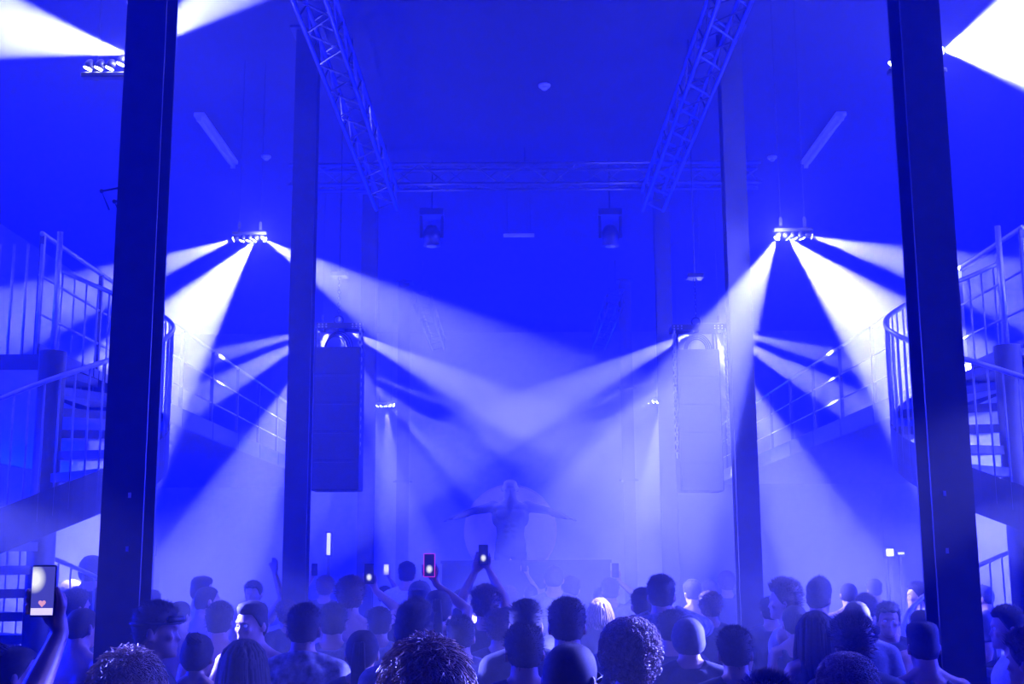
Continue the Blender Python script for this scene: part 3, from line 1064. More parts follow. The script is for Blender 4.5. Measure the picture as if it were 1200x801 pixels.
class Fig:
    """one body shape in one pose, with the clothes that fit it"""
    def __init__(s, left='down', right='down', yaw=0.0, tilt=0.0, nod=0.0, fem=False, vox=.010, phone=None, phone_l=None, key=''):
        s.hm = head_matrix(yaw, tilt, nod)
        s.fem = fem
        s.phone = phone; s.vox = vox
        tor = TORSO_F if fem else TORSO_M
        m = MB()
        m.loft([sring(*t[:3], t[3]) for t in tor])
        if not fem:
            for q in (-1, 1):   # shoulder blades, chest and seat
                m.ell((q * .085, -.088, 1.30), (.055, .022, .08), 12, 8)
                m.ell((q * .080, .098, 1.31), (.075, .028, .055), 12, 8)
                m.ell((q * .075, -.085, .88), (.078, .058, .075), 12, 8)
        else:
            for q in (-1, 1):
                m.ell((q * .068, .105, 1.275), (.056, .045, .052), 12, 8)
                m.ell((q * .075, -.090, .88), (.080, .062, .078), 12, 8)
        for q in (-1, 1):      # trapezius slope
            m.tube([(q * .035, -.02, 1.51), (q * .10, -.02, 1.462), (q * .17, -.01, 1.43)], [.04, .042, .045], 10)
        add_head(m, s.hm)
        add_legs(m)
        s.arms = []
        kk = .82 if fem else 1.0
        for q, kind in ((1, right), (-1, left)):
            S, Wt, hint, hs = arm_pose(kind if kind not in ('phone', 'support') else 'down', q, fem)
            if kind == 'phone':
                Pc = Vector(phone) if q == 1 or phone_l is None else Vector(phone_l)
                wr0 = Pc + Vector((q * .046, .030, -.125))
                S = S + Vector((0, .01, .035))
                E, Wr = ik(S, wr0, .285, .265, Vector((q * 1.0, .15, -.5)))
                off = Wr - wr0
                Pc = Pc + off
                if q == 1 or phone_l is not None or left == 'phone' and right != 'phone':
                    s.phone = Pc
                add_arm(m, S, E, Wr, kk)
                add_phone_hand(m, Pc, q)
            elif kind == 'support':          # second hand on the other side of the same phone
                Pc = Vector(phone)
                wr0 = Pc + Vector((q * .056, .040, -.160))
                S = S + Vector((0, .01, .035))
                E, Wr = ik(S, wr0, .285, .265, Vector((q * 1.0, .15, -.5)))
                add_arm(m, S, E, Wr, kk)
                add_hand(m, Wr, Vector((-q * .30, .05, 1)), (0, -1, 0), -q, .12)
            else:
                E, Wr = ik(S, Wt, .285, .265, hint)
                add_arm(m, S, E, Wr, kk)
                add_hand(m, Wr, hs[0], hs[1], q if kind != 'wide' else q, hs[2])
            s.arms.append((S, E, Wr))
        s.body = voxel(m, 'body', vox, 3, eye_dents(s.hm))
        s.cache = {}

    def top(s, kind):
        if kind in s.cache:
            return s.cache[kind]
        tor = TORSO_F if s.fem else TORSO_M
        m = MB()
        inf = .020 if kind == 'jacket' else .014
        z0 = .84 if kind in ('tee', 'jacket') else .95
        if kind == 'tank':
            rr = [t for t in tor if .86 <= t[0] <= 1.42]
        elif kind == 'crop':
            rr = [t for t in tor if 1.16 <= t[0] <= 1.42]
        else:
            rr = [t for t in tor if z0 <= t[0] <= 1.48]
        m.loft([sring(t[0], t[1] + inf, t[2] + inf + .006, t[3]) for t in rr])
        if not s.fem:
            for q in (-1, 1):
                m.ell((q * .085, -.092, 1.28), (.06, .032, .09), 12, 8)
                m.ell((q * .080, .102, 1.31), (.080, .036, .06), 12, 8)
        else:
            for q in (-1, 1):
                m.ell((q * .068, .108, 1.275), (.064, .054, .06), 12, 8)
        if kind in ('tee', 'jacket'):
            for q in (-1, 1):
                m.tube([(q * .06, -.02, 1.485), (q * .10, -.02, 1.466), (q * .17, -.01, 1.435)], [.05, .056, .062], 10)
            kk = .82 if s.fem else 1.0
            for S, E, Wr in s.arms:
                m.ell(S, (.080 * kk, .082 * kk, .084 * kk), 14, 9)
                if kind == 'tee':
                    m.tube([S, S.lerp(E, .35), S.lerp(E, .72)], [.077 * kk, .074 * kk, .070 * kk], 14)
                else:
                    m.tube([S, S.lerp(E, .5), E], [.080 * kk, .076 * kk, .068 * kk], 14)
                    m.ell(E, (.066 * kk,) * 3, 12, 8)
                    m.tube([E, E.lerp(Wr, .4), E.lerp(Wr, .9)], [.066 * kk, .062 * kk, .05 * kk], 14)
            if kind == 'jacket':
                m.tube(ring_pts_z((0, -.012, 1.50), .075, .070), .022, 8, closed=True)
        elif kind == 'tank':
            for q in (-1, 1):
                pts = [(q * .10, .112, 1.36), (q * .105, .075, 1.435), (q * .105, -.01, 1.475), (q * .10, -.075, 1.44), (q * .10, -.105, 1.34)]
                m.tube(pts, .024, 8)
        s.cache[kind] = voxel(m, 'top', .016, 3)
        return s.cache[kind]


def ring_pts_z(c, rx, ry, n=16):
    return [Vector(c) + Vector((rx * math.cos(2 * math.pi * k / n), ry * math.sin(2 * math.pi * k / n), .02 * math.cos(2 * math.pi * k / n + 1.57))) for k in range(n)]


def trousers_mesh(short=False):
    m = MB()
    m.loft([sring(t[0], t[1] + .014, t[2] + .018, t[3]) for t in TORSO_F if .79 <= t[0] <= 1.0])
    for q in (-1, 1):
        m.ell((q * .075, -.088, .88), (.092, .074, .085), 12, 8)
        hip = Vector((q * .088, -.005, .86)); kn = Vector((q * .105, .012, .48)); an = Vector((q * .115, -.02, .09))
        m.tube([hip, hip.lerp(kn, .5), kn] + ([] if short else [kn.lerp(an, .5), an]), [.102, .090, .076] + ([] if short else [.070, .064]), 16)
    return voxel(m, 'trousers', .016, 3)


def shoe_mesh(q):
    m = MB()
    m.ell((q * .118, .045, .042), (.050, .138, .044), 14, 8)
    m.ell((q * .115, -.035, .06), (.046, .062, .062), 12, 8)
    m.box((q * .117, .03, .012), (.088, .25, .024))
    return voxel(m, 'shoe', .011, 2)


# ---------------------------------------------------------------- hair
def scalp(a, e, th):
    """point over the skull: azimuth a (90 deg = front), elevation e, thickness th"""
    ca, sa, ce, se = math.cos(a), math.sin(a), math.cos(e), math.sin(e)
    rx = .083; ry = .1035
    ch = max(ce, 0) ** .74                      # squarer than an egg
    sv = math.copysign(abs(se) ** .92, se)
    p = Vector((rx * ch * ca, ry * ch * sa, .012 + (.107 if se > 0 else .10) * sv))
    n = Vector((ce * ca / rx, ce * sa / ry, se / .111)).normalized()
    return p + n * th, n


def hairline(a, style):
    s_ = math.sin(a)
    if s_ > 0:     # front
        lo = -12 + (34 + 12) * min(1, s_ * 1.5)
    else:
        lo = -12 + (-48 + 12) * min(1, -s_ * 1.3)
    return R(lo)


def hair_cap(m, th, seed, style='short', bump=.004, nA=36, nE=10, low=0.0):
    rnd = random.Random(seed)
    ph = [rnd.uniform(0, 6.28) for _ in range(6)]
    outer = []
    inner = []
    for j in range(nE + 1):
        ro = []
        for i in range(nA):
            a = 2 * math.pi * i / nA
            e0 = hairline(a, style) + low
            e = e0 + (R(89) - e0) * j / nE
            t = th(a, e) if callable(th) else th
            t *= min(1, .25 + j / 2.5)
            t += bump * (math.sin(a * 7 + e * 9 + ph[0]) + math.sin(a * 13 - e * 15 + ph[1]) + .7 * math.sin(a * 23 + e * 21 + ph[2])) * .4
            ro.append(scalp(a, e, max(.001, t))[0])
        outer.append(ro)
    base = [scalp(2 * math.pi * i / nA, hairline(2 * math.pi * i / nA, style) + low, -.012)[0] for i in range(nA)]
    m.loft([base] + outer)
    return m


def spikes(m, n, th, seed, ln=.022, r_=.0016, lean=(0, -.4, 0), style='short', emin=None):
    rnd = random.Random(seed)
    for _ in range(n):
        a = rnd.uniform(0, 2 * math.pi)
        e0 = hairline(a, style)
        e = e0 + (R(88) - e0) * math.sqrt(rnd.random())
        t = (th(a, e) if callable(th) else th)
        p, nn = scalp(a, e, t - .004)
        dv = (nn + Vector(lean) + Vector((rnd.uniform(-.5, .5), rnd.uniform(-.5, .5), rnd.uniform(-.3, .5)))).normalized()
        L = ln * rnd.uniform(.5, 1.3)
        u = dv.orthogonal().normalized() * r_; w = dv.cross(u)
        q = p + dv * L
        b = len(m.v)
        m.v += [tuple(p + u), tuple(p - u * .5 + w * .87), tuple(p - u * .5 - w * .87), tuple(q)]
        m.f += [(b, b + 1, b + 3), (b + 1, b + 2, b + 3), (b + 2, b, b + 3)]
    return m


def curls(m, n, th, seed, rad=.011, r_=.0022, turns=1.3, low=0.0, wave=False, ln=.05):
    rnd = random.Random(seed)
    for _ in range(n):
        a = rnd.uniform(0, 2 * math.pi)
        e0 = hairline(a, 'c') + low
        e = e0 + (R(88) - e0) * math.sqrt(rnd.random())
        t = th(a, e) if callable(th) else th
        p, nn = scalp(a, e, t * rnd.uniform(.72, 1.02))
        u = nn.orthogonal().normalized()
        u = (Quaternion(nn, rnd.uniform(0, 6.28)) @ u)
        w = nn.cross(u)
        pts = []
        k = 8
        if wave:
            g = (Vector((0, 0, -1)) - nn * Vector((0, 0, -1)).dot(nn)) + Vector((rnd.uniform(-.5, .5), rnd.uniform(-.5, .5), 0)) + nn * .25
            g.normalize()
            for i in range(k):
                s_ = i / (k - 1)
                pts.append(p + g * ln * s_ + u * rad * .6 * math.sin(s_ * 7 + t * 99) + nn * (.004 + .010 * math.sin(s_ * 3.1)))
        else:
            rr = rad * rnd.uniform(.6, 1.3)
            for i in range(k):
                an = 2 * math.pi * turns * i / (k - 1)
                pts.append(p + (u * math.cos(an) + nn * math.sin(an)) * rr + w * rr * 1.2 * (i / (k - 1) - .5))
        m.tube(pts, r_, 3, cap=False)
    return m


def long_hair(m, seed, length=.42, n=90, width=1.0, spread=0.0):
    rnd = random.Random(seed)
    for i in range(n):
        a = R(rnd.uniform(168, 372)) if i % 8 else R(rnd.uniform(150, 390))
        e = R(rnd.uniform(15, 70))
        p, nn = scalp(a, e, .012)
        p1, _ = scalp(a, R(0), .016 + .006 * rnd.random())
        sx = math.cos(a); sy = math.sin(a)
        base = Vector((p1.x * width, p1.y, p1.z))
        L = length * rnd.uniform(.85, 1.05)
        pts = [p, scalp(a, e * .5, .018)[0], base,
               base + Vector((sx * .012 + rnd.uniform(-.01, .01), sy * .012, -L * .3)),
               base + Vector((sx * .016 + rnd.uniform(-.012, .012) + sx * spread, sy * .02 - .012, -L * .65)),
               base + Vector((sx * .010 + rnd.uniform(-.016, .016) + sx * spread, sy * .02 - .02, -L))]
        m.tube(pts, [.010, .015, .017, .017, .014, .004], 6, flat=.8)
    return m


HAIRS = {}
M['hair_dark'] = material('dark_hair', (0.030, 0.022, 0.018), 0.75, 0, 0.4, 60)
M['hair_brown'] = material('brown_hair', (0.12, 0.075, 0.045), 0.6, 0, 0.4, 60)
M['hair_fair'] = material('fair_hair', (0.42, 0.30, 0.17), 0.38, 0, 0.3, 60)
M['hair_light'] = material('light_brown_hair', (0.30, 0.22, 0.15), 0.38, 0, 0.4, 60)
M['cap_cloth'] = material('cap_cloth', (0.06, 0.06, 0.07), 0.8, 0, 0.2, 40)


def hair_mesh(style):
    if style in HAIRS:
        return HAIRS[style]
    m = MB()
    mat = M['hair_dark']
    base = style.split('-')[0]
    sd = abs(hash(style)) % 1000 if False else sum(ord(c) for c in style)
    if base == 'buzz':
        hair_cap(m, .003, sd, bump=.0012); spikes(m, 300, .005, sd, .007, .0008)
    elif base == 'short':
        th = lambda a, e: .002 + .018 * min(1, max(0, (e + R(8)) / R(45)))
        hair_cap(m, th, sd, bump=.006); spikes(m, 800, th, sd, .024, .0026)
    elif base == 'messy':
        th = lambda a, e: .008 + .024 * min(1, max(0, (e + R(20)) / R(60)))
        hair_cap(m, th, sd, bump=.010); spikes(m, 1300, th, sd, .040, .0032)
        mat = M['hair_brown']
    elif base == 'quiff':
        th = lambda a, e: .008 + .030 * max(0, math.sin(e)) ** 2 * (1 + .6 * max(0, math.sin(a)))
        hair_cap(m, th, sd, bump=.005); spikes(m, 700, th, sd, .022, .0014, (0, .3, .3))
    elif base == 'flat':
        th = lambda a, e: .005 + .030 * min(1, max(0, (e - R(22)) / R(34))) * (1.15 - .35 * max(0, math.sin(e)) ** 4)
        hair_cap(m, th, sd, bump=.003); spikes(m, 500, th, sd, .012, .0012, (0, 0, .8))
    elif base == 'curly':
        th = lambda a, e: .030 + .022 * max(0, math.sin(e + .3))
        hair_cap(m, lambda a, e: th(a, e) * .7, sd, bump=.010, low=R(-6)); curls(m, 2600, th, sd, .0115, .0020, low=R(-6))
        mat = M['hair_light']
    elif base == 'wavy':
        th = lambda a, e: .022 + .018 * max(0, math.sin(e + .2))
        hair_cap(m, lambda a, e: th(a, e) * .75, sd, bump=.008, low=R(-8)); curls(m, 1700, th, sd, .012, .0024, low=R(-8), wave=True, ln=.055)
        mat = M['hair_fair']
    elif base == 'long':
        hair_cap(m, .016, sd, bump=.004, low=R(-4)); long_hair(m, sd)
        spikes(m, 200, .016, sd, .014, .0008)
    elif base == 'bob':
        hair_cap(m, .020, sd, bump=.005, low=R(-6)); long_hair(m, sd, .16, 90, 1.08)
        mat = M['hair_brown']
    elif base == 'bun':
        hair_cap(m, .010, sd, bump=.003)
        m.ell((0, -.075, .105), (.045, .045, .040), 14, 9)
        rnd = random.Random(sd)
        for k in range(26):
            a = rnd.uniform(0, 6.28); b = rnd.uniform(0, 3.1)
            c = Vector((0, -.075, .105))
            pts = [c + Vector((math.cos(a + t * .5) * math.sin(b + t * .3), math.sin(a + t * .5) * math.sin(b + t * .3), math.cos(b + t * .3))) * .046 for t in range(5)]
            m.tube(pts, .0035, 4, cap=False)
        spikes(m, 250, .010, sd, .014, .0008)
    elif base == 'tail':
        hair_cap(m, .009, sd, bump=.003)
        rnd = random.Random(sd)
        for k in range(30):
            x0 = rnd.uniform(-.022, .022)
            pts = [Vector((x0 * .6, -.098, .055 + rnd.uniform(-.015, .015))), Vector((x0, -.135, .06 + rnd.uniform(-.01, .01))), Vector((x0 * 1.3, -.158, -.02)), Vector((x0 * 1.5, -.15, -.13)), Vector((x0 * 1.2, -.135, -.24 + rnd.uniform(-.03, .03)))]
            m.tube(pts, [.008, .010, .012, .011, .003], 5)
    elif base == 'cap':
        mat = M['cap_cloth']
        hair_cap(m, .013, 3, bump=.0, low=R(6))
        q = -1 if '-back' in style else 1
        fr_ = []; fo = []
        for k in range(13):
            a = R(35 + 110 * k / 12) * 1.0
            p, _ = scalp(a, R(30), .010)
            d_ = Vector((math.cos(a) * .35, math.sin(a), -.22))
            fr_.append(Vector((p.x, q * p.y, p.z))); fo.append(Vector((p.x + d_.x * .05, q * (p.y + .072 * math.sin(a) ** 1.5), p.z - .014 - .010 * abs(math.cos(a)))))
        up = Vector((0, 0, .004))
        m.loft([fr_, fo], cap=False, wrap=False); m.loft([[p + up for p in fo], [p + up for p in fr_]], cap=False, wrap=False)
        m.loft([fo, [p + up for p in fo]], cap=False, wrap=False)
        m.ell((0, -.01, .135), (.008, .008, .006), 8, 6)
    elif base == 'hood':
        mat = M['cap_cloth']
        hair_cap(m, lambda a, e: .022, 5, bump=.004, low=R(-25))
    me = m.mesh('hair_' + style, mat, smooth=base not in ('x',))
    HAIRS[style] = me
    return me


def sunglasses_mesh(raised=True):
    m = MB()
    for q in (-1, 1):
        ring = []
        for k in range(16):
            a = 2 * math.pi * k / 16
            ring.append(Vector((q * .034 + .030 * math.cos(a), 0, .021 * math.sin(a))))
        m.loft([[p + Vector((0, .0, 0)) for p in ring], [p + Vector((0, .006, 0)) for p in ring]])
        m.tube([(q * .064, .003, .008), (q * .076, -.03, .008), (q * .082, -.12, -.006)], .003, 5)
    m.tube([(-.008, .003, .004), (0, .005, .009), (.008, .003, .004)], .003, 5)
    return m.mesh('sunglasses', M['dark'], True)

# ---------------------------------------------------------------- the crowd
M['skin_a'] = material('skin_light', (0.50, 0.33, 0.25), 0.42, 0, 0.08, 14)
M['skin_b'] = material('skin_tan', (0.36, 0.22, 0.15), 0.42, 0, 0.08, 14)
M['skin_c'] = material('skin_dark', (0.16, 0.09, 0.06), 0.42, 0, 0.08, 14)
M['tee_dark'] = material('dark_cotton', (0.035, 0.035, 0.042), 0.85, 0, 0.2, 40, .2)
M['tee_mid'] = material('grey_cotton', (0.16, 0.16, 0.18), 0.85, 0, 0.2, 40, .2)
M['tee_pale'] = material('pale_cotton', (0.62, 0.62, 0.64), 0.85, 0, 0.12, 40, .2)
M['print'] = material('printed_cotton', (0.14, 0.14, 0.16), 0.8, 0, 0.9, 22, .2)
M['denim'] = material('dark_denim', (0.03, 0.035, 0.06), 0.85, 0, 0.2, 50, .2)
M['shoe'] = material('shoe_rubber', (0.08, 0.08, 0.08), 0.6, 0, 0.2, 20)
M['eye'] = material('eye_white', (0.7, 0.7, 0.7), 0.15, 0, 0.02, 10)

TROUSERS = trousers_mesh(); TROUSERS.materials.append(M['denim'])
SHOES = [shoe_mesh(-1), shoe_mesh(1)]
for sh in SHOES:
    sh.materials.append(M['shoe'])
SUNGL = sunglasses_mesh()
FIGS = {}


def fig(*key, **kw):
    k = (key, tuple(sorted((a, tuple(b) if isinstance(b, Vector) else b) for a, b in kw.items())))
    if k not in FIGS:
        FIGS[k] = Fig(*key, **kw)
    return FIGS[k]


def painted(me, mat):
    """same mesh data, own material slot per object"""
    if not me.materials:
        me.materials.append(mat)
    return me


def setmat(o, mat):
    if not o.data.materials:
        o.data.materials.append(mat)
    o.material_slots[0].link = 'OBJECT'
    o.material_slots[0].material = mat


def person(loc, rz, scale, f, hair, top, topmat, skin, label, group='people in the crowd', extra=()):
    o = empty('person', loc, rz)
    o.scale = (scale, scale, scale)
    b = link('body', f.body, o); setmat(b, skin)
    if top:
        t = link('top', f.top(top), o); setmat(t, topmat)
    link('trousers', TROUSERS, o)
    for s_ in SHOES:
        link('shoe', s_, o)
    if hair:
        h = link('cap' if hair.startswith('cap') else 'hood' if hair.startswith('hood') else 'hair', hair_mesh(hair), o)
        h.matrix_local = f.hm
    if 'eyes' in extra:
        for q in (-1, 1):
            e = MB().ell((0, 0, 0), (.013, .011, .010), 12, 8).build('eye', M['eye'], o, True)
            e.matrix_local = f.hm @ Matrix.Translation((q * .031, .083, .006))
    if 'shades_up' in extra:
        g = link('sunglasses', SUNGL, o)
        g.matrix_local = f.hm @ Matrix.Translation((0, .088, .085)) @ Matrix.Rotation(R(28), 4, 'X')
    if 'shades' in extra:
        g = link('sunglasses', SUNGL, o)
        g.matrix_local = f.hm @ Matrix.Translation((0, .103, .008))
    if 'goggles' in extra:
        g = MB()
        g.tube([f0 for f0 in [scalp(2 * math.pi * k / 24, R(14), .016)[0] for k in range(24)]], .006, 6, closed=True)
        pts = [scalp(R(35 + 110 * k / 8), R(22), .022)[0] for k in range(9)]
        g.tube(pts, .017, 8)
        go = g.build('goggles', M['dark'], o, True)
        go.matrix_local = f.hm
    tag(o, label, 'person', group)
    return o


